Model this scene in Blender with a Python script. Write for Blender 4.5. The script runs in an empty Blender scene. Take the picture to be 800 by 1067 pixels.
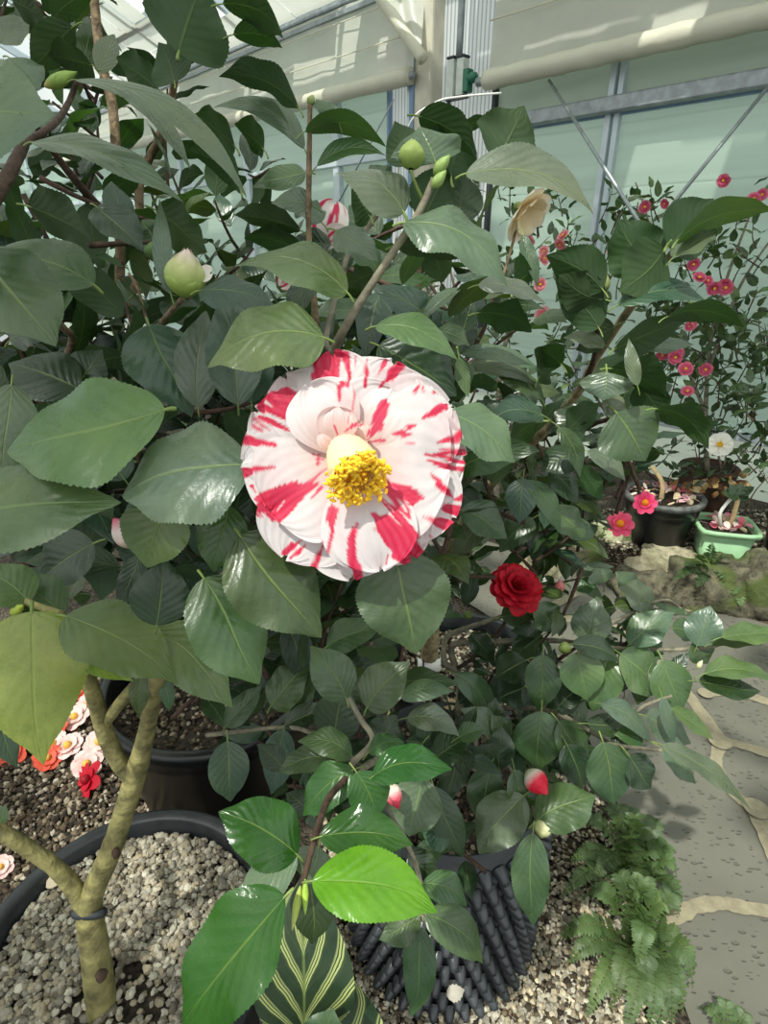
import bpy, math, random
import numpy as np
from mathutils import Vector
random.seed(7); rng = np.random.default_rng(11)
SC = bpy.context.scene; COL = SC.collection
PI = math.pi
# ------------------------------------------------------------------ camera
F = 600.0; CX, CY = 400.0, 533.5; H = 1.35
PIT = math.radians(24.4); CP, SP = math.cos(PIT), math.sin(PIT)
CAM = np.array([0, 0, H])
AX_R = np.array([1., 0, 0]); AX_D = np.array([0, -SP, -CP]); AX_F = np.array([0, CP, -SP])
UP = np.array([0, 0, 1.])
cd = bpy.data.cameras.new('camera'); cam = bpy.data.objects.new('camera', cd); COL.objects.link(cam)
cam.location = CAM; cam.rotation_euler = (PI/2 - PIT, 0, 0)
cd.sensor_fit = 'VERTICAL'; cd.sensor_height = 24; cd.lens = 24*F/1067; cd.clip_start = .02; cd.clip_end = 200
SC.camera = cam
SC.view_settings.view_transform = 'Standard'; SC.view_settings.look = 'None'
SC.view_settings.gamma = 1; SC.view_settings.use_curve_mapping = False
SC.view_settings.exposure = 0.0

def nrm(v): return v/(np.linalg.norm(v)+1e-12)
def ray(px, py): return AX_F + AX_R*(px-CX)/F + AX_D*(py-CY)/F
def at(px, py, z): return CAM + ray(px, py)*z
def ground(px, py, h=0.0):
    r = ray(px, py); return CAM + r*((h-H)/r[2])

# ------------------------------------------------------------------ materials
def new_mat(name):
    m = bpy.data.materials.new(name); m.use_nodes = True
    nt = m.node_tree; nt.nodes.clear()
    out = nt.nodes.new('ShaderNodeOutputMaterial')
    return m, nt, out
class N:
    def __init__(s, nt): s.nt = nt
    def __call__(s, typ, ins=None, **kw):
        n = s.nt.nodes.new('ShaderNode'+typ)
        for k, v in kw.items(): setattr(n, k, v)
        for k, v in (ins or {}).items():
            sock = n.inputs[k]
            if isinstance(v, bpy.types.NodeSocket): s.nt.links.new(v, sock)
            else: sock.default_value = v
        return n
    def math(s, op, a, b=0.0, c=None, clamp=False):
        n = s.nt.nodes.new('ShaderNodeMath'); n.operation = op; n.use_clamp = clamp
        for i, v in enumerate([a, b] + ([c] if c is not None else [])):
            if isinstance(v, bpy.types.NodeSocket): s.nt.links.new(v, n.inputs[i])
            else: n.inputs[i].default_value = v
        return n.outputs[0]
    def mix(s, fac, a, b, blend='MIX'):
        n = s.nt.nodes.new('ShaderNodeMix'); n.data_type = 'RGBA'; n.blend_type = blend
        for i, v in ((0, fac), (6, a), (7, b)):
            if isinstance(v, bpy.types.NodeSocket): s.nt.links.new(v, n.inputs[i])
            else: n.inputs[i].default_value = v if i == 0 or len(v) == 4 else (*v, 1)
        return n.outputs[2]
    def ramp(s, fac, stops, interp='LINEAR'):
        n = s.nt.nodes.new('ShaderNodeValToRGB'); cr = n.color_ramp; cr.interpolation = interp
        while len(cr.elements) < len(stops): cr.elements.new(.5)
        for e, (p, c) in zip(cr.elements, stops):
            e.position = p; e.color = (c, c, c, 1) if isinstance(c, (int, float)) else (*c, 1)
        s.nt.links.new(fac, n.inputs[0]); return n.outputs[0]
    def link(s, a, b): s.nt.links.new(a, b)

def srgb(r, g, b):
    f = lambda c: c/12.92 if c <= .04045 else ((c+.055)/1.055)**2.4
    return (f(r/255), f(g/255), f(b/255))

def simple(name, col, rough=.6, noise=.25, scale=20, bump=.1, metal=0, spec=.5, trans=0):
    m, nt, out = new_mat(name); n = N(nt)
    tc = n('TexCoord'); nz = n('TexNoise', {'Vector': tc.outputs['Object'], 'Scale': scale, 'Detail': 5})
    c = n.mix(n('MapRange', {0: nz.outputs[0], 1: .34, 2: .66}).outputs[0], [x*(1-noise) for x in col], [min(1, x*(1+noise)) for x in col])
    b = n('Bump', {'Height': nz.outputs[0], 'Strength': bump, 'Distance': .01})
    p = n('BsdfPrincipled', {'Base Color': c, 'Roughness': rough, 'Metallic': metal, 'Specular IOR Level': spec, 'Normal': b.outputs[0]})
    sh = p.outputs[0]
    if trans:
        t = n('BsdfTranslucent', {'Color': c}); sh = n('MixShader', {0: trans, 1: sh, 2: t.outputs[0]}).outputs[0]
    n.link(sh, out.inputs[0]); return m

def leaf_material(name='camellia_leaf', rough=.31, veins=8.0, trans=.2, stripes=False):
    m, nt, out = new_mat(name); n = N(nt)
    uv = n('UVMap'); tc = n('TexCoord'); sep = n('SeparateXYZ', {0: uv.outputs[0]})
    u, v = sep.outputs[0], sep.outputs[1]
    a = n.math('ABSOLUTE', n.math('SUBTRACT', v, .5))           # 0 midrib .. .5 edge
    tint = n('Attribute', attribute_name='tint').outputs[0]
    nz = n('TexNoise', {'Vector': tc.outputs['Object'], 'Scale': 45., 'Detail': 6, 'Roughness': .65})
    nf = n('TexNoise', {'Vector': tc.outputs['Object'], 'Scale': 420., 'Detail': 3})
    nb = n('TexNoise', {'Vector': tc.outputs['Object'], 'Scale': 16., 'Detail': 3})
    k = n.math('ADD', n.math('MULTIPLY', nz.outputs[0], .7), n.math('MULTIPLY', nf.outputs[0], .3))
    k = n('MapRange', {0: k, 1: .3, 2: .7}).outputs[0]
    base = n.mix(k, n.mix(1., tint, (.66, .72, .66), 'MULTIPLY'), n.mix(1., tint, (1.3, 1.25, 1.28), 'MULTIPLY'))
    base = n.mix(n('MapRange', {0: nb.outputs[0], 1: .48, 2: .72, 3: 0., 4: .6}).outputs[0], base, n.mix(1., tint, (1.65, 1.38, 1.0), 'MULTIPLY'))
    mid = n('MapRange', {0: a, 1: .022, 2: .006, 3: 0., 4: 1.}).outputs[0]
    mid = n.math('MULTIPLY', mid, n('MapRange', {0: u, 1: .3, 2: 1., 3: 1., 4: .35}).outputs[0])
    ph = n.math('SUBTRACT', n.math('MULTIPLY', u, veins), n.math('MULTIPLY', n.math('POWER', a, .85), veins*.62))
    ph = n.math('ADD', ph, n.math('MULTIPLY', n.math('SUBTRACT', nz.outputs[0], .5), .55))
    fr = n.math('ABSOLUTE', n.math('SUBTRACT', n.math('FRACT', ph), .5))
    vein = n('MapRange', {0: fr, 1: .075, 2: .0, 3: 0., 4: 1.}).outputs[0]
    vein = n.math('MULTIPLY', vein, n('MapRange', {0: a, 1: .0, 2: .42, 3: 1., 4: .1}).outputs[0])
    quilt = n.math('COSINE', n.math('MULTIPLY', ph, 6.2832))
    geo = n('NewGeometry')
    if stripes:
        ph2 = n.math('SUBTRACT', n.math('MULTIPLY', u, 4.2), n.math('MULTIPLY', n.math('POWER', a, .8), 4.2))
        ph2 = n.math('ADD', ph2, n.math('MULTIPLY', nb.outputs[0], .5))
        w = n.math('ABSOLUTE', n.math('SUBTRACT', n.math('FRACT', ph2), .5))
        fine = n.math('FRACT', n.math('MULTIPLY', ph2, 7.))
        st = n.math('MULTIPLY', n('MapRange', {0: w, 1: .24, 2: .12, 3: 0., 4: .9}).outputs[0], n('MapRange', {0: fine, 1: .3, 2: .5, 3: .0, 4: 1.}).outputs[0])
        base = n.mix(st, n.mix(1., base, (.7, .8, .75), 'MULTIPLY'), srgb(176, 186, 118))
    light = n.mix(.42, tint, srgb(150, 172, 84))
    c = n.mix(n.math('MULTIPLY', vein, .16), base, light)
    c = n.mix(n.math('MULTIPLY', mid, .8), c, light)
    cb = n.mix(n.math('MULTIPLY', n.math('ADD', mid, n.math('MULTIPLY', vein, .5)), .3), n.mix(.2, base, srgb(70, 96, 50)), light)
    cc = n.mix(geo.outputs['Backfacing'], c, cb)
    hgt = n.math('ADD', n.math('MULTIPLY', quilt, -.11), n.math('MULTIPLY', nz.outputs[0], .8))
    hgt = n.math('SUBTRACT', n.math('ADD', hgt, n.math('MULTIPLY', nf.outputs[0], .15)), n.math('MULTIPLY', mid, .9))
    bp = n('Bump', {'Height': hgt, 'Strength': .4, 'Distance': .0018})
    ro = n.mix(geo.outputs['Backfacing'], (rough,)*3, (.65,)*3)
    rn = n.math('ADD', ro, n.math('MULTIPLY', n.math('SUBTRACT', nz.outputs[0], .5), .4))
    p = n('BsdfPrincipled', {'Base Color': cc, 'Roughness': rn, 'Specular IOR Level': .6, 'Normal': bp.outputs[0]})
    tr = n('BsdfTranslucent', {'Color': n.mix(1., n.mix(.5, c, tint), (1.5, 1.9, .5), 'MULTIPLY')})
    mx = n('MixShader', {0: trans, 1: p.outputs[0], 2: tr.outputs[0]})
    n.link(mx.outputs[0], out.inputs[0]); return m

def attr_mat(name, rough=.5, trans=.2, bump=.15, scale=120, spec=.3):
    m, nt, out = new_mat(name); n = N(nt)
    tint = n('Attribute', attribute_name='tint').outputs[0]
    tc = n('TexCoord'); nz = n('TexNoise', {'Vector': tc.outputs['Object'], 'Scale': scale, 'Detail': 3})
    c = n.mix(nz.outputs[0], n.mix(1., tint, (.86,)*3, 'MULTIPLY'), n.mix(1., tint, (1.1,)*3, 'MULTIPLY'))
    bp = n('Bump', {'Height': nz.outputs[0], 'Strength': bump, 'Distance': .002})
    p = n('BsdfPrincipled', {'Base Color': c, 'Roughness': rough, 'Specular IOR Level': spec, 'Normal': bp.outputs[0]})
    sh = p.outputs[0]
    if trans:
        t = n('BsdfTranslucent', {'Color': c}); sh = n('MixShader', {0: trans, 1: sh, 2: t.outputs[0]}).outputs[0]
    n.link(sh, out.inputs[0]); return m

M = {}
M['leaf'] = leaf_material()
M['leaf_young'] = leaf_material('young_glossy_leaf', .2, 8., .34)
M['prayer'] = leaf_material('striped_leaf', .45, 9., .15, True)
M['fern'] = leaf_material('fern_leaf', .5, 3., .3)
M['petal'] = attr_mat('petal', .55, .25, .1, 160, .25)
M['bud'] = attr_mat('bud_scale', .45, .1, .2, 200)
M['stone'] = attr_mat('pebble', .85, 0, .5, 300)
M['bark'] = simple('brown_bark', srgb(118, 100, 76), .85, .45, 90, .6)
M['bark_tan'] = simple('tan_bark', srgb(138, 126, 94), .85, .45, 60, .6)
M['bark_dark'] = simple('dark_bark', srgb(70, 52, 40), .85, .45, 90, .5)
M['bark_green'] = simple('green_bark', srgb(126, 120, 76), .85, .5, 38, .9)
M['bark_grey'] = simple('grey_bark', srgb(128, 122, 104), .85, .35, 70, .5)
M['green_stem'] = simple('green_stem', srgb(112, 132, 66), .5, .2, 60, .1)
M['pot_black'] = simple('black_plastic', (.007, .008, .009), .28, .3, 14, .05)
M['pot_matte'] = simple('matte_black_plastic', (.018, .021, .024), .48, .3, 30, .1)
M['knob'] = simple('ribbed_black_plastic', (.035, .040, .044), .3, .3, 30, .05)
M['pot_grey'] = simple('weathered_plastic', (.02, .025, .026), .42, .3, 30, .1)
M['rim_dust'] = simple('dusty_rim', srgb(96, 98, 96), .7, .4, 40, .2)
M['pot_green'] = simple('green_plastic', srgb(158, 200, 156), .42, .12, 10, .05)
M['pot_brown'] = simple('peeling_brown', srgb(70, 50, 36), .8, .5, 16, .5)
M['soil'] = simple('dark_soil', srgb(58, 50, 40), .95, .6, 90, 1.)
M['yellow'] = simple('anther_yellow', srgb(246, 196, 20), .6, .2, 300, .2)
M['filament'] = simple('filament_cream', srgb(248, 222, 170), .5, .08, 60, .1, trans=.2)
M['tag'] = simple('white_plastic', srgb(235, 235, 228), .5, .05, 20, .02)
M['metal'] = simple('galvanised_metal', srgb(150, 158, 160), .45, .15, 25, .1, .55)
M['alu'] = simple('white_aluminium', srgb(196, 208, 214), .4, .06, 10, .02, .2)
M['blue'] = simple('blue_grey_rail', srgb(120, 150, 180), .45, .1, 10, .02)
M['gearbox'] = simple('grey_cast_metal', srgb(206, 212, 204), .45, .1, 30, .05)
M['gear_green'] = simple('green_enamel', srgb(40, 110, 84), .4, .1, 30, .05)
M['red_plastic'] = simple('red_plastic', srgb(170, 50, 40), .4, .1, 30, .05)
M['post'] = simple('cream_post', srgb(205, 200, 182), .6, .12, 8, .05)
M['band'] = simple('rubber_band', (.03, .035, .04), .5, .2, 30, .1)

# ------------------------------------------------------------------ mesh helpers
def mk(name, V, Fc, mat, parent=None, uv=None, tint=None, smooth=True, extra_mats=None, midx=None):
    V = np.asarray(V, dtype=np.float64)
    off = np.array(parent['_o']) if parent is not None else np.zeros(3)
    me = bpy.data.meshes.new(name)
    me.from_pydata((V-off).tolist(), [], Fc if isinstance(Fc, list) else Fc.tolist())
    if uv is not None:
        uvl = me.uv_layers.new(name='UVMap')
        li = np.empty(len(me.loops), dtype=np.int32); me.loops.foreach_get('vertex_index', li)
        uvl.data.foreach_set('uv', np.asarray(uv, dtype=np.float32)[li].ravel())
    if tint is not None:
        t = np.asarray(tint, dtype=np.float32)
        if t.ndim == 1: t = np.tile(t, (len(V), 1))
        a = me.color_attributes.new('tint', 'FLOAT_COLOR', 'POINT')
        a.data.foreach_set('color', np.concatenate([t, np.ones((len(t), 1), np.float32)], 1).ravel())
    if smooth: me.polygons.foreach_set('use_smooth', [True]*len(me.polygons))
    me.materials.append(mat)
    for x in (extra_mats or []): me.materials.append(x)
    if midx is not None: me.polygons.foreach_set('material_index', list(midx))
    me.update()
    o = bpy.data.objects.new(name, me); COL.objects.link(o)
    if parent is not None:
        o.parent = parent; o['_o'] = list(off)
    else: o['_o'] = [0., 0., 0.]
    return o

def tag(o, label, cat, group=None, kind=None):
    o['label'] = label; o['category'] = cat
    if group: o['group'] = group
    if kind: o['kind'] = kind
    return o
def thing(name, label, cat, loc, group=None):
    o = bpy.data.objects.new(name, None); COL.objects.link(o); o.location = loc; o['_o'] = [float(x) for x in loc]
    o.empty_display_size = .05
    return tag(o, label, cat, group)
def struct(o): o['kind'] = 'structure'; return o

class Acc:
    """collects pieces that belong to ONE part"""
    def __init__(s): s.V = []; s.F = []; s.U = []; s.T = []; s.n = 0
    def add(s, V, Fc, uv=None, tint=None):
        V = np.asarray(V, float)
        s.V.append(V); s.F.extend([[i+s.n for i in f] for f in (Fc if isinstance(Fc, list) else Fc.tolist())])
        s.U.append(np.zeros((len(V), 2)) if uv is None else np.asarray(uv))
        t = np.array((.5, .5, .5)) if tint is None else np.asarray(tint, float)
        s.T.append(np.tile(t, (len(V), 1)) if t.ndim == 1 else t)
        s.n += len(V)
    def build(s, name, mat, parent=None, smooth=True):
        return mk(name, np.concatenate(s.V), s.F, mat, parent, np.concatenate(s.U), np.concatenate(s.T), smooth)

def grid_faces(a, b, flip=False):
    i = np.arange(a-1)[:, None]*b + np.arange(b-1)[None, :]
    q = np.stack([i, i+1, i+b+1, i+b], -1).reshape(-1, 4)
    return q[:, ::-1] if flip else q

def catmull(P, sub=6):
    P = np.asarray(P, float); n = len(P); out = []
    for i in range(n-1):
        p0, p1, p2, p3 = P[max(i-1, 0)], P[i], P[i+1], P[min(i+2, n-1)]
        for t in np.linspace(0, 1, sub, endpoint=False):
            out.append(.5*(2*p1+(p2-p0)*t+(2*p0-5*p1+4*p2-p3)*t*t+(3*p1-p0-3*p2+p3)*t**3))
    out.append(P[-1]); return np.array(out)

def tube(P, R, sides=8, sub=6, bumpy=0.0, cap=True):
    P = np.asarray(P, float); R = np.broadcast_to(np.asarray(R, float), (len(P),))
    if sub > 1:
        Q = catmull(np.concatenate([P, R[:, None]], 1), sub); P, R = Q[:, :3], np.maximum(Q[:, 3], 1e-4)
    n = len(P); T = np.gradient(P, axis=0); V = []
    ref = np.array([0.31, .17, .93]); s = nrm(np.cross(nrm(T[0]), ref))
    for i in range(n):
        t = nrm(T[i]); s = nrm(s - t*np.dot(s, t)); b = np.cross(t, s)
        an = np.linspace(0, 2*PI, sides, endpoint=False)
        rr = R[i]*(1+bumpy*rng.uniform(-1, 1, sides)) if bumpy else np.full(sides, R[i])
        V.append(P[i] + rr[:, None]*(np.cos(an)[:, None]*s + np.sin(an)[:, None]*b))
    V = np.concatenate(V); Fc = []
    for i in range(n-1):
        for j in range(sides):
            k = (j+1) % sides
            Fc.append([i*sides+j, i*sides+k, (i+1)*sides+k, (i+1)*sides+j])
    if cap: Fc.append(list(range(sides))[::-1]); Fc.append([(n-1)*sides+j for j in range(sides)])
    return V, Fc

def lathe(prof, c, sides=48, axis=None, squash=1.0):
    """prof: list of (r, h); axis up"""
    c = np.asarray(c, float); an = np.linspace(0, 2*PI, sides, endpoint=False); V = []
    for r, h in prof:
        V.append(np.stack([c[0]+r*np.cos(an), c[1]+r*np.sin(an)*squash, np.full(sides, c[2]+h)], 1))
    V = np.concatenate(V); Fc = []
    for i in range(len(prof)-1):
        for j in range(sides):
            k = (j+1) % sides; Fc.append([i*sides+j, i*sides+k, (i+1)*sides+k, (i+1)*sides+j])
    return V, Fc

def boxv(c, ex, ey, ez):
    """box centred c with half vectors"""
    c, ex, ey, ez = map(lambda x: np.asarray(x, float), (c, ex, ey, ez))
    V = [c+sx*ex+sy*ey+sz*ez for sx in (-1, 1) for sy in (-1, 1) for sz in (-1, 1)]
    Fc = [[0, 1, 3, 2], [4, 6, 7, 5], [0, 4, 5, 1], [2, 3, 7, 6], [0, 2, 6, 4], [1, 5, 7, 3]]
    return np.array(V), Fc
def bevel(o, w=.004, seg=2):
    m = o.modifiers.new('bevel', 'BEVEL'); m.width = w; m.segments = seg; m.limit_method = 'ANGLE'; return o

def _ico(sub):
    t = (1+5**.5)/2
    V = [(-1, t, 0), (1, t, 0), (-1, -t, 0), (1, -t, 0), (0, -1, t), (0, 1, t), (0, -1, -t), (0, 1, -t), (t, 0, -1), (t, 0, 1), (-t, 0, -1), (-t, 0, 1)]
    Fc = [(0, 11, 5), (0, 5, 1), (0, 1, 7), (0, 7, 10), (0, 10, 11), (1, 5, 9), (5, 11, 4), (11, 10, 2), (10, 7, 6), (7, 1, 8), (3, 9, 4), (3, 4, 2), (3, 2, 6), (3, 6, 8), (3, 8, 9), (4, 9, 5), (2, 4, 11), (6, 2, 10), (8, 6, 7), (9, 8, 1)]
    V = [np.array(v)/np.linalg.norm(v) for v in V]
    for _ in range(sub):
        mid = {}; nf = []
        def mp(a, b):
            k = (min(a, b), max(a, b))
            if k not in mid: V.append(nrm(V[a]+V[b])); mid[k] = len(V)-1
            return mid[k]
        for a, b, c in Fc:
            x, y, z = mp(a, b), mp(b, c), mp(c, a); nf += [(a, x, z), (b, y, x), (c, z, y), (x, y, z)]
        Fc = nf
    return np.array(V), np.array(Fc)
ICO = {k: _ico(k) for k in (0, 1, 2, 3)}

def pebbles(pts, sizes, cols, sub=0):
    """many little stones as one mesh"""
    IV, IF = ICO[sub]; n = len(pts); k = len(IV)
    J = 1+rng.uniform(-.22, .22, (n, k, 1)); S = rng.uniform(.65, 1.2, (n, 1, 3)); S[:, :, 2] *= .75
    V = IV[None]*J*S*sizes[:, None, None]
    a = rng.uniform(0, 2*PI, n); c, s = np.cos(a)[:, None], np.sin(a)[:, None]
    x, y = V[..., 0]*c - V[..., 1]*s, V[..., 0]*s + V[..., 1]*c
    V = np.stack([x, y, V[..., 2]], -1) + pts[:, None]
    Fc = (IF[None] + (np.arange(n)*k)[:, None, None]).reshape(-1, 3)
    return V.reshape(-1, 3), Fc, np.repeat(cols, k, 0)

# ------------------------------------------------------------------ leaves
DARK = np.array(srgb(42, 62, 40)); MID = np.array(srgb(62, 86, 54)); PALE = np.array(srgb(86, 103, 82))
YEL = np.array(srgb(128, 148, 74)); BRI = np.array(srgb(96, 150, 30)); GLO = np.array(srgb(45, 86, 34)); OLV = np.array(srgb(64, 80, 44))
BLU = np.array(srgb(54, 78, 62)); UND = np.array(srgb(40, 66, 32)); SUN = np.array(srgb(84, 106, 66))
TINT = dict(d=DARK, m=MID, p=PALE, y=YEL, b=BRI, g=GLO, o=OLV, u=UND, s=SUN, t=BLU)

def leaf_geo(B, T, w, nv, bow=None, arch=.06, fold=.15, curve=.12, nL=26, nW=5, serr=.035, twist=0., wave=.03, droop=0.0, shape=None):
    B, T = np.asarray(B, float), np.asarray(T, float)
    ax = T-B; L = np.linalg.norm(ax); a = ax/L
    nv = nrm(nv - a*np.dot(nv, a)); sd = np.cross(nv, a)
    s = np.linspace(0, 1, nL+1)
    eb, et = rng.uniform(.58, .74), rng.uniform(.88, 1.08)
    if shape: eb, et = shape
    prof = s**eb*(1-s)**et; prof /= prof.max()
    prof = prof*(1-.2*np.exp(-((s-.9)/.075)**2)); prof[0] = .02; prof[-1] = .006
    if serr: prof = prof*(1+serr*((np.arange(nL+1) % 2)*2-1)*np.where((s > .12) & (s < .97), 1, 0)*rng.uniform(.4, 1.2, nL+1))
    hw = prof*w/2
    C = B + np.outer(s, ax) + np.outer(4*s*(1-s), bow if bow is not None else np.zeros(3)) + np.outer(4*s*(1-s)*arch*L - droop*L*s**3, nv) + np.outer(np.sin(2*PI*s)*L*rng.uniform(-.014, .014), sd)
    x = np.linspace(-1, 1, 2*nW+1)
    wv = wave*np.sin(s*13+rng.uniform(0, 6))
    tw = twist*(s-.4)
    V = []
    for i in range(nL+1):
        sd2 = sd*math.cos(tw[i]) + nv*math.sin(tw[i]); nv2 = nv*math.cos(tw[i]) - sd*math.sin(tw[i])
        off = hw[i]*(fold*np.abs(x) - curve*x*x + wv[i]*x*np.abs(x))
        V.append(C[i] + np.outer(x*hw[i], sd2) + np.outer(off, nv2))
    V = np.concatenate(V)
    uv = np.stack([np.repeat(s, 2*nW+1), np.tile((x+1)/2, nL+1)], 1)
    return V, grid_faces(nL+1, 2*nW+1, True), uv, C, nv

def add_petiole(V, Fc, uv, B, a, w, L, nv):
    q = tube([B-a*L-nv*L*.35, B-a*L*.55-nv*L*.1, B, B+a*L*.35], [w*.8, w*.75, w*.6, w*.25], 6, 3)
    n = len(V)
    V2 = np.concatenate([V, q[0]]); F2 = Fc.tolist() + [[i+n for i in f] for f in q[1]]
    return V2, F2, np.concatenate([uv, np.tile([.3, .5], (len(q[0]), 1))]), len(q[1])

def hleaf(root, bx, by, tx, ty, w, z, t='m', bow=0, dz=0.0, face=1, up=.55, arch=.05, fold=None, mat='leaf', pet=10, label=None, roll=0.0, twist=0.0, serr=.022, shape=None):
    """a leaf whose base, tip and breadth were read off the photograph, set at distance z"""
    zb, zt = z - dz/2, z + dz/2
    B, T = at(bx, by, zb), at(tx, ty, zt)
    ax = nrm(T-B); mid = (B+T)/2; vb = nrm(CAM-mid)
    nv = (vb*(1-up) + UP*up) if face > 0 else (-vb*(1-up) + UP*up)
    if roll: nv = nv + AX_R*roll
    nv = nrm(nv - ax*np.dot(nv, ax)); c = abs(np.dot(nv, vb))
    if c < .42:
        sg = 1 if face > 0 else -1
        nv = nrm(nv + vb*sg*(.55)); nv = nrm(nv - ax*np.dot(nv, ax)); c = max(.4, abs(np.dot(nv, vb)))
    wm = w*z/F/c*1.06
    d = np.array([tx-bx, ty-by], float); d /= np.linalg.norm(d)
    bw = (AX_R*(-d[1]) + AX_D*d[0])*bow*z/F
    fd = rng.uniform(.04, .3) if fold is None else fold
    px = np.hypot(tx-bx, ty-by)
    nL = 64 if px > 90 else (44 if px > 50 else 24)
    if bow == 0: bw = (AX_R*(-d[1]) + AX_D*d[0])*px*rng.uniform(-.045, .045)*z/F
    V, Fc, uv, C, nn = leaf_geo(B, T, wm, nv, bw, arch, fd, rng.uniform(.05, .2), nL, 6 if px > 60 else 4, serr if px > 50 else .012, twist+rng.uniform(-.25, .25), rng.uniform(.02, .16), rng.uniform(.0, .07) if face > 0 else 0.0, shape)
    V, F2, uv, npf = add_petiole(V, Fc, uv, B, nrm(C[2]-C[0]), max(.0007, .0011*wm/.045), pet*z/F, nn)
    tc = TINT[t]*np.array([1+rng.uniform(-.12, .12), 1+rng.uniform(-.07, .07), 1+rng.uniform(-.12, .12)])
    o = mk('leaf', V, F2, M[mat], root, uv, tc, True, [M['green_stem']], [0]*len(Fc)+[1]*npf)
    if label: o['label'] = label
    return o

def rleaf(acc, B, d, L, w, tint, upn=None):
    d = nrm(d); nv = UP*.8 + rng.normal(0, .35, 3) if upn is None else upn
    V, Fc, uv, C, nn = leaf_geo(B, B+d*L, w, nv, np.array([0, 0, -1.])*L*-.02, rng.uniform(.02, .1), rng.uniform(0, .3), rng.uniform(.05, .25), 10, 2, 0, rng.uniform(-.4, .4), .12, rng.uniform(0, .12))
    acc.add(V, Fc, uv, tint)

def inside(poly, x, y):
    c = False; j = len(poly)-1
    for i in range(len(poly)):
        xi, yi = poly[i]; xj, yj = poly[j]
        if (yi > y) != (yj > y) and x < (xj-xi)*(y-yi)/(yj-yi)+xi: c = not c
        j = i
    return c

def fill(accL, accT, poly, n, z0, z1, leafL=(.06, .085), tints=('d', 'm', 'u', 't', 'o'), per=(5, 8), centre=None, minh=.4, holes=()):
    xs = [p[0] for p in poly]; ys = [p[1] for p in poly]; k = 0; tries = 0
    while k < n and tries < n*60:
        tries += 1
        x, y = rng.uniform(min(xs), max(xs)), rng.uniform(min(ys), max(ys))
        if not inside(poly, x, y) or any((x-hx)**2+(y-hy)**2 < hr*hr for hx, hy, hr in holes): continue
        z = rng.uniform(z0, z1); p = at(x, y, z)
        if p[2] < minh or np.dot(p-W0, WN) < .22: continue
        k += 1
        c = centre if centre is not None else p + np.array([0, .1, -.4])
        g = nrm((p-c)*np.array([.6, .6, .3]) + UP*.5 + rng.normal(0, .35, 3)); tl = rng.uniform(.09, .16)
        q0 = p - g*tl; V, Fc = tube([q0, (q0+p)/2+rng.normal(0, .006, 3), p], [.0035, .0025, .0015], 5, 3)
        accT.add(V, Fc)
        m = rng.integers(*per); ph = rng.uniform(0, 6)
        s1 = nrm(np.cross(g, [.3, .2, .9])); s2 = np.cross(g, s1)
        for i in range(m):
            f = 1 - .75*i/m; a = ph + i*2.4
            d = g*(.55*(1-i/m)+.12) + (s1*math.cos(a)+s2*math.sin(a))*.8 + np.array([0, 0, -.08])
            L = rng.uniform(*leafL); t = TINT[tints[rng.integers(len(tints))]]*rng.uniform(.7, 1.1)  # leaf tints darkened, shade inside the foliage put into their colour
            rleaf(accL, q0+(p-q0)*f + nrm(d)*.006, d, L, L*rng.uniform(.42, .55), t)

def finish(root, accL, accT, n_leaf, n_twig=100):
    """nearest leaves and twigs become parts of their own, what is left over one part"""
    for acc, name, mat, k in ((accL, 'leaf', 'leaf', n_leaf), (accT, 'twig', 'bark_dark', n_twig)):
        st = np.cumsum([0]+[len(v) for v in acc.V]); order = np.argsort([np.dot(v.mean(0)-CAM, AX_F) for v in acc.V])
        fs = [[] for _ in acc.V]; fi = np.searchsorted(st, [f[0] for f in acc.F], 'right')-1
        for f, i in zip(acc.F, fi): fs[i].append([x-st[i] for x in f])
        if k == 0 and name == 'leaf': acc.build('foliage', M[mat], root)['kind'] = 'stuff'; continue
        rest = Acc()
        for r_, i in enumerate(order):
            if r_ < k: mk(name, acc.V[i], fs[i], M[mat], root, acc.U[i], acc.T[i])
            else: rest.add(acc.V[i], fs[i], acc.U[i], acc.T[i])
        if rest.n: rest.build('foliage' if name == 'leaf' else 'twigs', M[mat], root)['kind'] = 'stuff'

def stem(root, name, pts, r, mat, sides=10, bumpy=.05, rpx=True):
    """pts: (px, py, z) read off the photograph; r: radii in pixels"""
    P = [at(*p) for p in pts]
    R = [rr*p[2]/F for rr, p in zip(r, pts)] if rpx else r
    V, Fc = tube(P, R, sides, 6, bumpy)
    return mk(name, V, Fc, M[mat], root)

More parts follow.
